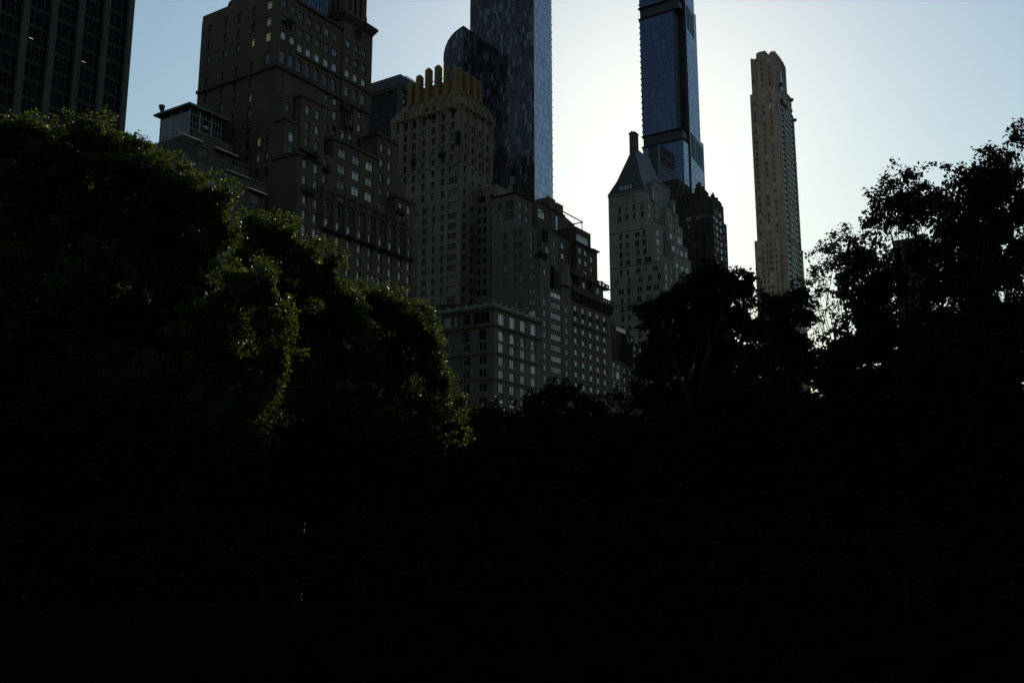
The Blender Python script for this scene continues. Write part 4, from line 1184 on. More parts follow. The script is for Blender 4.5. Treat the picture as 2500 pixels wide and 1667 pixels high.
for k in range(7):
    x = 398.2 + 2.2 * k
    h = (157.5, 159, 156.8, 158.4, 156, 157, 155)[k]
    mb.box(x - 0.5, x + 0.5, 158.2, 158.897, 148.7, h - 2); mb.box(x - 0.7, x + 0.7, 159.2, 160.4, 153.9, h)
for k in range(4):
    y = 160.5 + 2.2 * k
    mb.box(397.3, 397.997, y - 0.5, y + 0.5, 148.7, 155.5 + k)
b.part('buttress', mb, 'umber_brick')
mb = MB()
for x, h in ((398.4, 151.6), (400.2, 150.6), (402.4, 151.2), (404.6, 150.2), (406.6, 149.9)):
    mb.box(x - 0.6, x + 0.6, 152.2, 153.6, 148.6, h)
mb.tube([(398.8, 152.9, 151.6), (398.8, 152.9, 152.6)], 0.35, 6)
b.part('turret', mb, 'umber_brick')
b.windows()

s = thing('roof_sign', 'large red letter sign on an open steel scaffold above the dark brick roof', 'sign', (402.7, 176, 162))


def letters(body, x0, x1, z, h, y):
    """each letter of the sign is a solid of its own"""
    n = len(body)
    for k, ch in enumerate(body):
        text_mesh('letter', ch, h * 1.38, 0.22, 'red_letter', s, (x0 + (x1 - x0) * (k + 0.5) / n, y, z), 0.07, 1.15)


letters('ESSEX', 395.6, 410.9, 175.6, 3.3, 175.6)
letters('HOUSE', 395.6, 410.9, 171.0, 3.3, 175.6)
mb = MB()
for z in (162.0, 166.0, 170.6, 170.2, 174.9, 175.2, 179.2):
    mb.box(395.0, 411.4, 176.0, 176.14, z, z + 0.16)
for k in range(11):
    x = 395.2 + 1.6 * k
    mb.box(x - 0.07, x + 0.07, 176.14, 176.3, 158.0 if k % 2 else 161.8, 179.3)
    mb.tube([(x, 176.3, 170), (x, 180.0, 161.9)], 0.07, 4)
    if k < 10:
        mb.tube([(x, 176.25, 162), (x + 1.6, 176.25, 170.5)], 0.05, 4)
o = mb.build('scaffold', 'black_metal', s)



def clutter(root, items):
    for kind, x, y, z, h in items:
        mb = MB()
        if kind == 'vent':
            mb.tube([(x, y, z), (x, y, z + h)], 0.22, 7); mb.tube([(x, y, z + h), (x, y, z + h + 0.35)], [0.38, 0.3], 7)
            mb.build('vent_pipe', 'dark_trim', root)
        elif kind == 'tank':
            for a in range(4):
                q = math.pi / 4 + a * math.pi / 2
                mb.box(x + 1.1 * math.cos(q) - 0.1, x + 1.1 * math.cos(q) + 0.1, y + 1.1 * math.sin(q) - 0.1, y + 1.1 * math.sin(q) + 0.1, z, z + h * 0.4)
            mb.tube([(x, y, z + h * 0.4), (x, y, z + h * 0.85)], 1.6, 14); mb.tube([(x, y, z + h * 0.85), (x, y, z + h)], [1.75, 0.1], 14)
            mb.build('water_tank', 'bark', root)
        elif kind == 'mast':
            mb.tube([(x, y, z), (x, y, z + h)], [0.12, 0.05], 5)
            mb.tube([(x - 0.6, y, z + h * 0.8), (x + 0.6, y, z + h * 0.8)], 0.04, 4)
            mb.build('antenna', 'black_metal', root)
        else:
            mb.box(x - h * 0.8, x + h * 0.8, y - h * 0.6, y + h * 0.6, z, z + h)
            mb.build('roof_unit', 'grey_trim', root)


RT_ = {o['label'].split(' ')[0] + ' ' + o.name: o for o in bpy.data.objects if o.parent is None and o.get('label')}
by = {o.name: o for o in RT_.values()}
clutter(by['terrace_building'], [('vent', 252.5, 163, 109.7, 0.8), ('mast', 257, 164, 109.7, 3.2), ('unit', 255, 166, 109.7, 1.2), ('vent', 262, 157, 97.6, 0.9)])
clutter(by['cornice_building'], [('vent', 282, 168, 118.2, 0.7), ('mast', 288, 169, 117.6, 2.4), ('unit', 276, 170, 114, 1.5), ('vent', 297, 160, 101.9, 0.8)])
clutter(by['corner_building'], [('unit', 245, 172, 67, 2.0), ('vent', 230, 160, 67, 1.2), ('vent', 243, 164, 67, 1.0)])
clutter(by['hotel_building'], [('mast', 166, 171, 138, 3), ('vent', 183, 164, 102.6, 1.0), ('unit', 188, 160, 93, 1.4), ('vent', 150, 155.5, 86.8, 0.7)])
clutter(by['dark_brick_hotel'], [('mast', 407.5, 153, 148.6, 2.6), ('vent', 411, 156, 143, 0.9), ('unit', 414.5, 157, 143, 1.1)])
clutter(by['brick_house'], [('vent', 308, 160, 77.0, 0.9), ('unit', 315, 162, 77.0, 1.1), ('vent', 321, 156, 70.8, 0.8)])
clutter(by['apartment_house'], [('vent', 145.4, 184, 99.5, 0.5), ('unit', 141, 182, 99.5, 0.4)])
clutter(by['crown_tower'], [('tank', 278, 190, 117.8, 6.0), ('unit', 270, 180, 117.8, 1.5)])

# ================================================================== towers further back
# ---- supertall blue glass tower with dark bands
b = Building('glass_tower', 'tallest tower of blue glass with dark mechanical bands, the sun hidden behind it', 'tower', (580, 250, 0), 'tower_glass_blue')


def gbox(name, x0, x1, y0, y1, z0, z1, mat='tower_glass_blue', parent=None):
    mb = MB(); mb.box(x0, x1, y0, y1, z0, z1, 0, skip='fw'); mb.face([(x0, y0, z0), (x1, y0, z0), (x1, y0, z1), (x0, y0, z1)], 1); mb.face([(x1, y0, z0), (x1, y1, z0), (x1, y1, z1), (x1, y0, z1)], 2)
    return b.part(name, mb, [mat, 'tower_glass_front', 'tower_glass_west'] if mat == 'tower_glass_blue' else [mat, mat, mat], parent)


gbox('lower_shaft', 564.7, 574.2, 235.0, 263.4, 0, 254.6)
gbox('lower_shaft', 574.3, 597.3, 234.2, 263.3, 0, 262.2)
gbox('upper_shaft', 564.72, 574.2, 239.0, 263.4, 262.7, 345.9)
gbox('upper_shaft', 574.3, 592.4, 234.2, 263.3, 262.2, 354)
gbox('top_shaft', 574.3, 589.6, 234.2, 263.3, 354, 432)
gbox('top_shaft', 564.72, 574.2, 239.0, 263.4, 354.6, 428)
for z0, z1 in ((255.3, 261.9), (346.6, 353.8)):
    gbox('mechanical_band', 565.1, 574.2, 235.4, 263.2, z0, z1, 'dull_black' if False else 'dark_cladding')
    for z in (z0 - 0.7, z1):
        gbox('band_ledge', 563.9, 574.25, 234.2, 264.2, z, z + 0.72, 'slate_wall')
gbox('corner_channel', 573.2, 574.29, 234.6, 239.2, 0, 430, 'dark_cladding')
gbox('corner_channel', 564.9, 573.2, 238.2, 238.99, 262.7, 345.9, 'dark_cladding')
mb = MB(); mb.box(564.45, 564.697, 254.4, 259.6, 0, 254.6)
b.part('side_channel', mb, 'dark_cladding')
mb = MB(); mb.box(564.2, 564.697, 253.4, 254.4, 0, 254.6)
b.part('side_fin', mb, 'pale_pier')
for k in range(8):
    x = 576.4 + 2.65 * k
    for z1 in (263 - 0.6 * k, 352 + 2 - 0.7 * k):
        if z1 > 300 and x > 589: continue
        gbox('louver', x - 0.32, x + 0.32, 233.9, 234.19, z1 - 17, z1, 'dark_cladding')
mb = MB()
for k in range(60):   # open corner at the far end of the east side, with a slab edge each floor
    z = 112 + 4.15 * k
    if 254 < z < 263 or 345 < z < 355: continue
    mb.box(564.75, 574, 263.41, 263.95, z, z + 1.0)
b.part('corner_slab', mb, 'dark_cladding')

# ---- patterned glass tower
b = Building('panel_tower', 'dark patterned glass tower with a bright blue front and a lower curved wing', 'tower', (391, 254, 0), 'tower_glass_panels')
mb = MB(); mb.box(382.4, 399.4, 235.0, 273.5, 0, 312, 1, skip='fb'); mb.face([(382.4, 235, 0), (399.4, 235, 0), (399.4, 235, 312), (382.4, 235, 312)], 0)
b.part('shaft', mb, ['tower_glass_sky', 'tower_glass_panels'])
mb = MB()
prof = [(263.6, 0), (263.6, 249.0), (266.4, 248.2), (269.0, 247.1), (271.0, 245.7), (272.9, 243.8), (274.3, 241.2), (275.2, 238.0), (275.5, 234.0), (275.5, 0)]
mb.prism(prof, 0, 363.1, 382.39)
b.part('curved_wing', mb, 'tower_glass_panels')
mb = MB()
for p, q in zip(prof[1:8], prof[2:9]):
    mb.tube([(363.1, p[0], p[1]), (363.1, q[0], q[1])], 0.22, 5)
mb.tube([(363.1, 263.6, 249), (382.3, 263.6, 249)], 0.2, 5)
b.part('wing_edge', mb, 'slate_wall')
mb = MB()
for z in [120 + 4.05 * k for k in range(48)]:
    mb.box(399.41, 400.1, 235.2, 273, z, z + 0.9)
b.part('slab_edge', mb, 'slate_wall')

# ---- limestone tower
b = Building('limestone_tower', 'slim tan limestone tower with a notched top standing alone right of the glass tower', 'tower', (674, 212, 0), 'limestone')
b.depth = 0.07
rows_ = [338 - 4.22 * k for k in range(52)]
LG = (('glass_matte', 2), ('glass_pale', 1))
we = grid([216.8, 210.4, 205.0], rows_, 2.0, 2.7, 'casement', LG)
for r_ in (0, 1, 2, 4):
    we = [w for w in we if not (abs(w[1] - rows_[r_]) < 0.1 and w[0] > 214)]
fc = [656.6, 660.6, 664.0, 668.6, 672.6, 676.6, 680.6, 684.4, 688.2, 691.8]
wf = []
for z in rows_[4:]:
    for x in fc:
        wd = 1.3 if x in (656.6, 664.0, 668.6, 676.6, 680.6, 691.8) else 2.2
        wf.append((x, z, wd, 2.8, 'casement' if wd > 2 else 'plain', pick(('glass_bright', 5), ('glass_sky', 1))))
b.mass(653.9, 679.0, 200, 219.8, 206.4, 316.0, front=zr(wf, 206, 316, 653.9, 679), east=zr(we, 206, 316))
b.mass(654.0, 679.0, 200.3, 218.2, 316.0, 342.6, front=[(667.5, 330, 4.0, 9.0, 'tall', 'glass_sky'), (667.5, 321, 4.0, 4.0, 'pair', 'glass_bright')] + grid([657.5, 660.5, 674], [331, 327, 323, 319], 1.3, 2.6, 'plain', LG), east=zr(we, 316, 342), name='upper_wall')
b.mass(653.9, 684.0, 200, 221.1, 100, 206.4, front=zr(wf, 100, 206, 653.9, 684), east=zr(we, 100, 206))
b.mass(652.0, 653.88, 203.6, 221.2, 100, 206.4, east=grid([218.3, 209.8], [201.8 - 4.25 * k for k in range(20)], 2.6, 2.8, 'casement', LG) + grid([215.4, 212.4, 206.2], [201.8 - 4.25 * k for k in range(20)], 0.9, 2.5, 'plain', DIM), name='lower_bay')
b.mass(679.0, 688.0, 200.2, 219, 206.4, 322.0, front=zr(wf, 206, 321, 679, 688), name='setback_wall')
b.mass(688.0, 692.6, 200.4, 219, 206.4, 308.0, front=zr(wf, 206, 307, 688, 692.6), name='setback_wall')
b.mass(684.0, 694.2, 200.05, 221, 100, 206.4, front=zr(wf, 100, 206, 684, 694), name='setback_wall')
mb = MB()
mb.box(654.3, 666, 206.8, 214.0, 342.6, 346.6); mb.box(655.0, 664, 207.6, 213.2, 346.6, 347.6)
mb.box(655.4, 676, 200.6, 205.0, 342.6, 344.8); mb.box(656.4, 672, 201.0, 204.4, 344.8, 346.2)
mb.box(653.95, 657, 216.6, 218.1, 342.6, 343.6)
mb.tube([(664, 205.0, 346), (664, 205.0, 349)], 0.12, 4)
b.part('roof_crown', mb, 'limestone')
mb = MB()
for x in (670.0, 672.0, 674.0, 676.0):
    mb.box(x - 0.4, x + 0.4, 199.9, 200.297, 332, 342.6)
for y in (214.6, 208.0, 203.2):
    mb.box(653.6, 653.997, y - 0.35, y + 0.35, 318, 342.6)
b.part('pilasters', mb, 'limestone')
for x, z in ((662.4, 322.0), (662.0, 309.0), (686.8, 319.6), (691.8, 305.6)):
    mb = MB(); mb.tube([(x, 199.4, z - 1.2), (x, 199.4, z), (x, 199.4, z + 1.0)], [0.4, 1.2, 1.3], 10)
    b.part('balcony', mb, 'dark_trim')
mb = MB()
for z in rows_[6:40]:
    for x in (662.3, 686.4):
        mb = MB(); mb.box(x - 0.8, x + 0.8, 199.3, 199.99, z - 1.9, z - 1.0)
        b.part('balcony', mb, 'dark_trim')
mb = MB(); mb.box(665.5, 674.5, 198.8, 199.99, 308.2, 308.9)
b.part('ledge', mb, 'limestone')
b.windows()
b.root.scale = (1.04, 1.04, 1.04)
b.root.location = (674 * 1.04, 212 * 1.04, -3 * 0.04)

# ---- dark tower with a mansard top, between the brown hotel and the crown tower
b = Building('mansard_tower', 'dark tower with a black mansard top between the brown building and the ochre crown', 'tower', (325, 268, 0), 'slate_wall')
b.mass(313.0, 345, 261, 282, 60, 196.0, front=grid([315.6, 318.6, 321.6, 324.6, 327.6], [193.6, 190.4, 187.2, 184.0, 180.8, 177.6, 174.4], 1.3, 1.8, 'plain', (('glass_bright', 2), ('glass_shade', 1))), east=grid([279, 275, 271, 267], [190, 183, 176, 169, 162, 155], 1.6, 2.0, 'plain', (('glass_dark', 1),)))
mb = MB()
q0 = [(311.9, 260, 196.6), (346, 260, 196.6), (346, 283, 196.6), (311.9, 283, 196.6)]
q1 = [(312.3, 260.4, 201.9), (345.5, 260.4, 201.9), (345.5, 282.6, 201.9), (312.3, 282.6, 201.9)]
for k in range(4):
    j = (k + 1) % 4
    mb.face([q0[k], q0[j], q1[j], q1[k]])
mb.face(q1); mb.face(q0[::-1])
b.part('mansard', mb, 'dark_cladding')
ledge(b, 'cornice', 313, 345, 261, 282, 195.6, 196.4, 0.7, 'pale_pier')
mb = MB(); mb.box(312.7, 314.0, 260.7, 260.997, 60, 195.6)
mb.box(312.6, 312.997, 261, 262.2, 60, 195.6)
b.part('corner_strip', mb, 'grey_trim')
mb = MB()
for k in range(13):
    mb.box(316 + 0.85 * k, 316.4 + 0.85 * k, 260.6, 260.8, 201.9, 202.9)
b.part('roof_railing', mb, 'black_metal')
b.windows()

# ---- far slab seen through the right hand trees
b = Building('distant_tower', 'distant grey slab of a tower glimpsed through the leaves of the right trees', 'tower', (750, 140, 0), 'grey_stone')
b.mass(737, 762, 128, 146.5, 60, 215.0, east=grid([131, 135, 139, 143], [211 - 4 * k for k in range(24)], 2.4, 2.2, 'plain', DIM))
b.mass(736.5, 737, 127.5, 147, 215.0, 216.0, name='parapet')
b.windows()

# ================================================================== the ground
def sheet(name, pts, z, mat, kind='structure'):
    mb = MB(); mb.face([(x, y, z) for x, y in pts])
    o = mb.build(name, mat)
    o['kind'] = kind
    return o


wall_mat('soil_grass', (0.014, 0.016, 0.009), var=0.5, streak=0.0, rough=0.95)
wall_mat('asphalt', (0.050, 0.050, 0.052), streak=0.0)
wall_mat('paving', (0.16, 0.155, 0.15), streak=0.0)
for k in ('soil_grass', 'asphalt', 'paving'):
    MATS[k].node_tree.nodes['Principled BSDF'].inputs['Specular IOR Level'].default_value = 0.0
m, nt, p = nodes('pond_water')
MATS['pond_water'] = m
p.inputs['Base Color'].default_value = (0.0015, 0.002, 0.0015, 1); p.inputs['Roughness'].default_value = 0.03; p.inputs['IOR'].default_value = 1.33
nz = N(nt, 'ShaderNodeTexNoise'); nz.inputs['Scale'].default_value = 1.4; nz.inputs['Detail'].default_value = 3
tc = N(nt, 'ShaderNodeTexCoord'); nt.links.new(tc.outputs['Object'], nz.inputs['Vector'])
bp = N(nt, 'ShaderNodeBump'); bp.inputs['Strength'].default_value = 0.08; bp.inputs['Distance'].default_value = 0.05
nt.links.new(nz.outputs[0], bp.inputs['Height']); nt.links.new(bp.outputs[0], p.inputs['Normal'])

GZ = 1.35
sheet('ground', [(-3000, -3000), (4000, -3000), (4000, 4000), (-3000, 4000)], GZ, 'soil_grass')
pond = []
rp = random.Random(3)
FW = Vector((SY, CY)); RT = Vector((CY, -SY))
for k in range(60):
    a = 2 * math.pi * k / 60
    f = 17.5 + 14 * math.sin(a); r = 48 * math.cos(a)
    j = rp.uniform(-1.0, 1.0)
    q = FW * (f + j) + RT * r
    pond.append((q.x, q.y))
sheet('pond', pond, GZ + 0.012, 'pond_water')
sheet('avenue', [(-400, 122), (900, 122), (900, 146), (-400, 146)], GZ + 0.006, 'asphalt')
for y0, y1 in ((117, 122), (146, 151.9)):
    mb = MB(); mb.box(-400, 900, y0, y1, GZ, GZ + 0.13)
    o = mb.build('pavement', 'paving'); o['kind'] = 'structure'

# ================================================================== trees
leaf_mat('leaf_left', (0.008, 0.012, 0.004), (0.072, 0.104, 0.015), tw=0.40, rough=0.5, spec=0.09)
leaf_mat('leaf_shaded', (0.006, 0.008, 0.005), (0.024, 0.036, 0.008), tw=0.15, rough=0.65, spec=0.05)  # shaded copy of the foliage, the towers' shade put into the leaf colour
leaf_mat('leaf_low_shaded', (0.005, 0.007, 0.004), (0.006, 0.010, 0.003), tw=0.06, rough=1.0, spec=0.0)  # darkest copy, shade under the crowns put into the leaf colour


def leaf_mesh(name, pos, nrm, size, mat, rg, parent, ratio=0.62):
    """many single leaves, each a bent diamond of two faces"""
    n = len(pos)
    up = rg.normal(size=(n, 3))
    nv = nrm / (np.linalg.norm(nrm, axis=1, keepdims=True) + 1e-9)
    u = np.cross(nv, up); u /= (np.linalg.norm(u, axis=1, keepdims=True) + 1e-9)
    w = np.cross(nv, u)
    s = size[:, None]
    a = pos - u * s
    c = pos + u * s
    b_ = pos + w * s * ratio + nv * s * 0.22
    d = pos - w * s * ratio + nv * s * 0.22
    v = np.stack([a, b_, c, d], 1).reshape(-1, 3).astype(np.float32)
    me = bpy.data.meshes.new(name)
    me.vertices.add(4 * n)
    me.vertices.foreach_set('co', v.ravel())
    idx = np.arange(n)[:, None] * 4
    tri = np.concatenate([idx + np.array([[0, 1, 2]]), idx + np.array([[0, 2, 3]])], 1).reshape(-1).astype(np.int32)
    me.loops.add(6 * n)
    me.loops.foreach_set('vertex_index', tri)
    me.polygons.add(2 * n)
    me.polygons.foreach_set('loop_start', np.arange(0, 6 * n, 3, dtype=np.int32))
    me.polygons.foreach_set('loop_total', np.full(2 * n, 3, dtype=np.int32))
    me.materials.append(MATS[mat])
    me.update(calc_edges=True)
    o = bpy.data.objects.new(name, me)
    COL.objects.link(o)
    if parent:
        hang(o, parent)
    return o


def tree(name, label, base, lobes, mat, seed, leaf=0.10, cover=2.2, core=0.9, group=None, cat='tree', trunk_r=0.45, spray=0.55, limbs=None, droop=0.0, flat=0.92, dens=None):
    """LOBES: (point, radius). A trunk with limbs to every lobe, sprays of leaves through each lobe's volume"""
    rg = np.random.default_rng(seed)
    t = thing(name, label, cat, tuple(base), group)
    P, Nn, S = [], [], []
    ctr = sum((c for c, r in lobes), Vector()) / len(lobes)
    for li, (c, r) in enumerate(lobes):
        c = np.array(c)
        dn = dens[li] if dens else 1.0
        area = math.pi * r * r
        per = 30
        lf = leaf * leaf * 1.25
        nsp = max(4, int(area * cover * dn / (per * lf)))
        ns = 12 + int(7 * r)
        sub = rg.normal(size=(ns, 3)); sub /= np.linalg.norm(sub, axis=1, keepdims=True)
        sub[:, 2] *= flat
        sub = sub * (r * (0.5 + 0.54 * rg.random(ns)))[:, None]
        sr = r * (0.14 + 0.24 * rg.random(ns))
        pk = rg.choice(ns, nsp, p=sr ** 2 / (sr ** 2).sum())
        d = rg.normal(size=(nsp, 3)); d /= np.linalg.norm(d, axis=1, keepdims=True)
        d[:, 2] *= flat
        rad = sr[pk] * (1 - 0.75 * rg.random(nsp) ** 1.6)
        sc = c + sub[pk] + d * rad[:, None]
        sc[:, 2] -= droop * rg.random(nsp)
        # leaves hang in short sprays
        ax = d + rg.normal(size=(nsp, 3)) * 0.6; ax[:, 2] -= 0.15
        ax /= np.linalg.norm(ax, axis=1, keepdims=True)
        tt = (rg.random((nsp, per)) - 0.5) * spray * 2.0
        off = rg.normal(size=(nsp, per, 3)) * spray * 0.30
        off[:, :, 2] *= 0.6
        pos = sc[:, None, :] + ax[:, None, :] * tt[:, :, None] * 0.6 + off
        nr = rg.normal(size=(nsp, per, 3)) * 0.75 + d[:, None, :] * 0.5 + np.array([0, 0, 0.7])
        P.append(pos.reshape(-1, 3)); Nn.append(nr.reshape(-1, 3)); S.append(leaf * (0.65 + 0.7 * rg.random(nsp * per)))
        if core and r > core:
            n = int(area * 5.0 * dn / 0.16)
            q = rg.normal(size=(n, 3)); q /= np.linalg.norm(q, axis=1, keepdims=True)
            q = c + q * (r * 0.54 * rg.random(n) ** 0.4)[:, None] * np.array([1, 1, flat])
            P.append(q); Nn.append(rg.normal(size=(n, 3))); S.append(0.20 + 0.16 * rg.random(n))
    leaf_mesh('crown', np.concatenate(P), np.concatenate(Nn), np.concatenate(S), mat, rg, t)
    mb = MB()
    b0 = Vector(base)
    low = min(c.z - r for c, r in lobes)
    fork = b0.lerp(Vector((ctr.x, ctr.y, b0.z)), 0.35); fork.z = b0.z + max(2.0, 0.5 * (ctr.z - b0.z))
    k = trunk_r
    mid_ = b0.lerp(fork, 0.5) + Vector((rg.normal() * 0.25, rg.normal() * 0.25, 0))
    mb.tube([b0 - Vector((0, 0, 0.2)), b0 + Vector((0, 0, 0.6)), mid_, fork], [k * 1.6, k * 1.1, k * 0.9, k * 0.75], 9)
    # main limbs first, each serving the lobes nearest to it
    pts = np.array([tuple(c) for c, r in lobes])
    nk = max(1, min(6, len(lobes) // 3))
    cen = pts[rg.choice(len(pts), nk, replace=False)]
    for _ in range(6):
        own = np.argmin(((pts[:, None] - cen[None]) ** 2).sum(-1), 1)
        cen = np.array([pts[own == q].mean(0) if (own == q).any() else cen[q] for q in range(nk)])
    hubs = []
    for q in range(nk):
        h = Vector(cen[q]); h = fork.lerp(h, 0.72); h.z -= 0.6
        st = mid_.lerp(fork, 0.5 + 0.5 * rg.random())
        m1 = st.lerp(h, 0.45) + Vector((rg.normal(), rg.normal(), rg.normal() * 0.5)) * 0.09 * (h - st).length
        mb.tube([st, m1, h], [k * 0.5, k * 0.40, k * 0.28], 7)
        hubs.append((st, m1, h))
    for li, (c, r) in enumerate(lobes):
        c = Vector(c)
        st, m1, h = hubs[own[li]]
        s0 = m1.lerp(h, 0.2 + 0.8 * rg.random())
        m2 = s0.lerp(c, 0.5) + Vector((rg.normal(), rg.normal(), rg.normal() * 0.6)) * 0.12 * (c - s0).length
        rr = k * 0.13
        mb.tube([s0, m2, c], [rr, rr * 0.7, rr * 0.4], 6)
        for _ in range(limbs if limbs is not None else 3):
            e = c + Vector((rg.normal(), rg.normal(), rg.normal() * 0.8)).normalized() * r * 0.85
            q0 = m2.lerp(c, 0.3 + 0.7 * rg.random())
            mb.tube([q0, q0.lerp(e, 0.5) + Vector((rg.normal(), rg.normal(), rg.normal())) * 0.08 * r, e], [rr * 0.42, rr * 0.28, rr * 0.1], 5)
    mb.build('trunk', 'bark', t)
    return t


def lob(dist, *items):
    """(photo x, photo y, photo radius[, extra distance]) -> point and radius in metres"""
    out = []
    for it in items:
        dd = dist + (it[3] if len(it) > 3 else 0)
        out.append((at(it[0], it[1], dd), it[2] / 2430.6 * dd * 1.02))
    return out


def foot(px, dist, z=1.35):
    v = at(px, 1300, dist); v.z = z
    return v


GL = 'sunlit trees on the left'
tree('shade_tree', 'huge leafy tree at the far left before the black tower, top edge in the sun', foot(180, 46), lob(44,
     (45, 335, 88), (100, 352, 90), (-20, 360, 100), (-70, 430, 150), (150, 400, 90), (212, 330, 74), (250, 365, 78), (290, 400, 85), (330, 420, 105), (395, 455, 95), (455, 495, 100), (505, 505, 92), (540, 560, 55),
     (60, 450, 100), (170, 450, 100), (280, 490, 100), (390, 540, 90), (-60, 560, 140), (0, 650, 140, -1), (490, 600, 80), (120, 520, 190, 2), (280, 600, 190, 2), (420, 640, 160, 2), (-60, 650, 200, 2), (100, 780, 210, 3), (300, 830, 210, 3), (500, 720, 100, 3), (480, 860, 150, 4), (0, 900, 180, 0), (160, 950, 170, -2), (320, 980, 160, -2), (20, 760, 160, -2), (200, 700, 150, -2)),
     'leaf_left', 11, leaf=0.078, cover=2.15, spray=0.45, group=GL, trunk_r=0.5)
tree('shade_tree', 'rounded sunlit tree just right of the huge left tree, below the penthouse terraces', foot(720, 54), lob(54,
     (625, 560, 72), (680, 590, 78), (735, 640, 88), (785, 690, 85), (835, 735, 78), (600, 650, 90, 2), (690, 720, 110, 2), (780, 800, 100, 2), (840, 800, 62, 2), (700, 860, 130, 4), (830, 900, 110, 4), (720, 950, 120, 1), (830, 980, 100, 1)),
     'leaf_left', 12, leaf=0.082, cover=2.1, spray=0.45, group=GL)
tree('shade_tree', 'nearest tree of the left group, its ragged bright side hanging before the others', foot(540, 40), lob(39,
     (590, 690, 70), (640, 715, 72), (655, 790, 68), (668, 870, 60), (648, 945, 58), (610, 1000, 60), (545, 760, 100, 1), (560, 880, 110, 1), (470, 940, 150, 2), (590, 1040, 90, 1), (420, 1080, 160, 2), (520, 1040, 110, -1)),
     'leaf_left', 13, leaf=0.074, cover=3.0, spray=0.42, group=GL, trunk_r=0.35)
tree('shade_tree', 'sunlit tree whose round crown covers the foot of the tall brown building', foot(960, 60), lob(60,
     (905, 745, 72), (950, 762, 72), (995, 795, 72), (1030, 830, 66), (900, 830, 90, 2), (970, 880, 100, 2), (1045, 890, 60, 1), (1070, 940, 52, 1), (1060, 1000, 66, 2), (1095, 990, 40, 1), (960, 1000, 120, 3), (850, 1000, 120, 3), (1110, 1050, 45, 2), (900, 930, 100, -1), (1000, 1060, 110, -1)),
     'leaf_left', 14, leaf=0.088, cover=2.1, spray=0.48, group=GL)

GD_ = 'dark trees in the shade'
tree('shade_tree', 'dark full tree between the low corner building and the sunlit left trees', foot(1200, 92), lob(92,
     (1170, 1040, 62), (1215, 1025, 60), (1260, 1030, 55), (1300, 1050, 55), (1180, 1110, 110, 3), (1280, 1120, 110, 3), (1140, 1160, 100, 3)), 'leaf_shaded', 21, leaf=0.15, cover=2.6, group=GD_, spray=0.7)
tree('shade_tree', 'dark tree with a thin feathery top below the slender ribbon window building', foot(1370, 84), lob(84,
     (1300, 985, 45), (1345, 965, 42), (1385, 960, 38), (1420, 985, 40), (1465, 1000, 40), (1340, 1040, 80, 2), (1430, 1050, 75, 2), (1380, 1130, 130, 3), (1500, 1060, 55, 2), (1500, 1140, 100, 3)), 'leaf_shaded', 22, leaf=0.13, cover=2.2, group=GD_, spray=0.6)
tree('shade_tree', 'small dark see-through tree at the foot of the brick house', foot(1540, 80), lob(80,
     (1500, 960, 30), (1530, 985, 32), (1570, 1000, 40), (1555, 940, 26), (1590, 960, 36), (1530, 1050, 60), (1580, 1060, 60)), 'leaf_shaded', 23, leaf=0.12, cover=1.4, core=2.2, group=GD_)
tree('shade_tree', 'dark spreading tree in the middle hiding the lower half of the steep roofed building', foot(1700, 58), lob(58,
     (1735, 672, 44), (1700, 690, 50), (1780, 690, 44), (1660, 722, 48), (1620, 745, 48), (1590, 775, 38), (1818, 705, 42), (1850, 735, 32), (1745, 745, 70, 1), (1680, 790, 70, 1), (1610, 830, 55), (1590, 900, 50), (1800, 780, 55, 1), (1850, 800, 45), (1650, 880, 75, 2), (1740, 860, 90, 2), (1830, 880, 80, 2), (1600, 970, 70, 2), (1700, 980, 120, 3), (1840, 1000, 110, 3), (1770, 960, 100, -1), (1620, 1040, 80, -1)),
     'leaf_shaded', 24, leaf=0.115, cover=2.9, group=GD_, trunk_r=0.4, limbs=5)
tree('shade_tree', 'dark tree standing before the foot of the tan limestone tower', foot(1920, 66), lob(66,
     (1880, 750, 34), (1915, 745, 40), (1955, 720, 36), (1960, 775, 42), (1900, 800, 55), (1945, 840, 60), (1880, 870, 60, 1), (1960, 900, 60, 1), (1900, 950, 90, 2), (1960, 1000, 90, 2)), 'leaf_shaded', 25, leaf=0.12, cover=2.4, group=GD_, limbs=4)
tree('shade_tree', 'thin airy tree with sky between its leaves right of the limestone tower', foot(2120, 42), lob(42,
     (2030, 585, 34), (2062, 572, 30), (2000, 625, 34), (2040, 622, 34), (1985, 665, 22), (2075, 615, 30), (2010, 660, 24), (1985, 740, 26), (2020, 720, 22), (1990, 780, 28), (2035, 770, 34), (2060, 660, 26), (1975, 700, 18), (2000, 850, 40), (2020, 910, 45), (1990, 900, 36)), 'leaf_shaded', 26, leaf=0.075, cover=1.35, core=9, group=GD_, trunk_r=0.16, spray=0.4, limbs=5)


def fill(seed, n, px0, px1, top, bottom, r0, r1, spread=1.5):
    """extra lobes scattered through a crown, under a line of treetops given as (px, py) points"""
    q = random.Random(seed)
    out = []
    while len(out) < n:
        px = q.uniform(px0, px1)
        ty = np.interp(px, [t[0] for t in top], [t[1] for t in top])
        r = q.uniform(r0, r1)
        py = q.uniform(ty + r * 0.9, bottom)
        out.append((px, py, r, q.uniform(-spread, spread)))
    return out


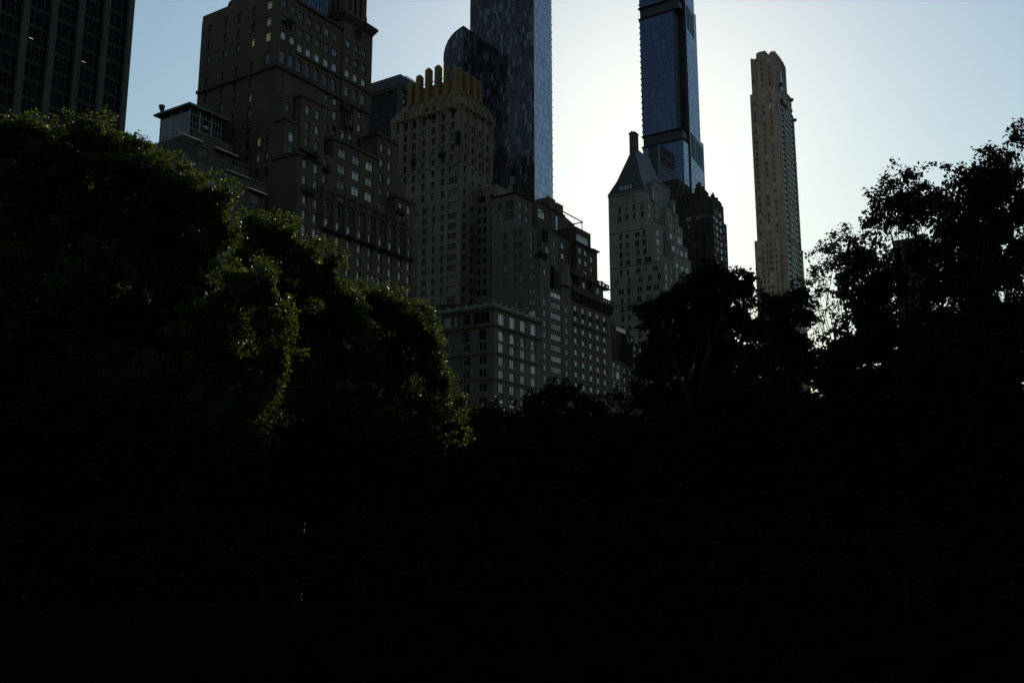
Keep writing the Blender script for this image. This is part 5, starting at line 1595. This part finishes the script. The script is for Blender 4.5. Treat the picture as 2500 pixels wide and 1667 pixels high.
tree('shade_tree', 'black backlit tree with two knobbly tops against the sky left of the rightmost tree', foot(2200, 41), lob(41,
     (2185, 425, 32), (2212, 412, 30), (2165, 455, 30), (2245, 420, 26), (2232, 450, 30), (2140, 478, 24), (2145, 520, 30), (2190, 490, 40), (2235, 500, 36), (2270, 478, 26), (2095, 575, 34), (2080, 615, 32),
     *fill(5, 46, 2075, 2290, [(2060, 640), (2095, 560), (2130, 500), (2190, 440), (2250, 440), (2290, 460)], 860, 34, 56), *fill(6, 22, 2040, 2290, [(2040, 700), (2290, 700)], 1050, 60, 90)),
     'leaf_shaded', 27, leaf=0.090, cover=1.75, core=0.95, group=GD_, trunk_r=0.2, spray=0.45, limbs=4)
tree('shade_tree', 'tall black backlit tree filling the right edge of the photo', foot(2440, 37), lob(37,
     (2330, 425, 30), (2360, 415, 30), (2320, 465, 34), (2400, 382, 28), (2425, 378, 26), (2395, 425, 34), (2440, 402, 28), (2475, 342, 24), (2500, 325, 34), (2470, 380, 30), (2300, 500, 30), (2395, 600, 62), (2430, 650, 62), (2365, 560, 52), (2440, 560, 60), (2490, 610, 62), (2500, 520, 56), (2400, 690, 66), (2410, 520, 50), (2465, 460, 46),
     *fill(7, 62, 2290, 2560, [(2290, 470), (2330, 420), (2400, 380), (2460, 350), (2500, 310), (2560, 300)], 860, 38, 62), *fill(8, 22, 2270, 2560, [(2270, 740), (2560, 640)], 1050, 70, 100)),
     'leaf_shaded', 28, leaf=0.088, cover=1.8, core=0.8, group=GD_, trunk_r=0.22, spray=0.45, limbs=4)
# lower, quite dark growth that closes the view down to the water
GU = 'low dark trees round the pond'
low = [('dark low tree at the left edge under the huge sunlit tree', 60, 37, [(-60, 960, 170), (110, 1010, 160), (-30, 1140, 180), (170, 1160, 170), (40, 1250, 160)]),
       ('dark low tree under the nearest sunlit tree', 400, 36, [(260, 1050, 150), (400, 1130, 140), (540, 1140, 110), (340, 1220, 150), (500, 1240, 140)]),
       ('dark low tree left of the picture centre under the sunlit trees', 800, 42, [(660, 1130, 120), (780, 1090, 110), (900, 1110, 110), (700, 1220, 140), (860, 1230, 140)]),
       ('dark low tree before the low corner building', 1120, 45, [(1020, 1140, 90), (1130, 1140, 85), (1220, 1150, 85), (1040, 1240, 120), (1180, 1240, 120)]),
       ('dark low tree in the middle of the far bank', 1440, 46, [(1330, 1160, 90), (1430, 1130, 85), (1530, 1110, 85), (1350, 1250, 120), (1500, 1240, 120)]),
       ('dark low tree under the spreading middle tree', 1760, 43, [(1650, 1100, 110), (1760, 1080, 110), (1870, 1080, 110), (1680, 1220, 140), (1850, 1210, 140)]),
       ('dark low tree under the two knobbly tops', 2090, 38, [(1990, 1060, 110), (2100, 1020, 110), (2200, 1010, 110), (2030, 1210, 150), (2190, 1200, 150)]),
       ('dark low tree at the right edge', 2400, 35, [(2300, 1020, 120), (2420, 980, 120), (2540, 1020, 120), (2340, 1200, 150), (2500, 1180, 150)])]
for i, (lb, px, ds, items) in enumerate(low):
    tree('park_tree', lb, foot(px, ds), lob(ds, *items), 'leaf_low_shaded', 40 + i, leaf=0.15, cover=2.6, group=GU, spray=0.7, trunk_r=0.16)
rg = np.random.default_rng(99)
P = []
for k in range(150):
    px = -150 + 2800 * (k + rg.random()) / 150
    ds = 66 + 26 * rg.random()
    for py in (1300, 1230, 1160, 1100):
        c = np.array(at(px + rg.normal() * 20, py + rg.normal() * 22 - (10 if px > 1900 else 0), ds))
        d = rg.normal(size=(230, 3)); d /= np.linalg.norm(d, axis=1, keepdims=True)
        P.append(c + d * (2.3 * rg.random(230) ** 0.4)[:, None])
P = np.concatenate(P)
o = leaf_mesh('undergrowth', P, rg.normal(size=P.shape), 0.22 + 0.2 * rg.random(len(P)), 'leaf_low_shaded', rg, None)
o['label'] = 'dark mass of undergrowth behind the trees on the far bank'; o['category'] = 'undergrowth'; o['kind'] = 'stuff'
GS = 'shrubs along the far bank'
spots = [(0, 'leftmost'), (210, 'second from the left'), (430, 'third from the left'), (650, 'fourth from the left'), (870, 'fifth from the left'), (1090, 'sixth from the left'), (1310, 'just right of the middle'),
         (1530, 'fifth from the right'), (1750, 'fourth from the right'), (1970, 'third from the right'), (2200, 'second from the right'), (2440, 'rightmost')]
for i, (px, which) in enumerate(spots):
    ds = 33.2 - 1.0 * abs(px - 1250) / 1250 + rnd.uniform(-0.3, 0.8)
    tree('shrub', 'low dark shrub at the water edge, %s of the row' % which, foot(px, ds), lob(ds, (px - 75, 1375 + rnd.uniform(-15, 15), 72), (px, 1345 + rnd.uniform(-20, 20), 85), (px + 75, 1370 + rnd.uniform(-15, 15), 74), (px - 30, 1290, 60), (px + 60, 1300, 55), (px - 60, 1420, 50), (px + 10, 1425, 50), (px + 80, 1420, 50)), 'leaf_low_shaded', 60 + i, leaf=0.12, cover=2.8, group=GS, cat='shrub', trunk_r=0.06, spray=0.5)
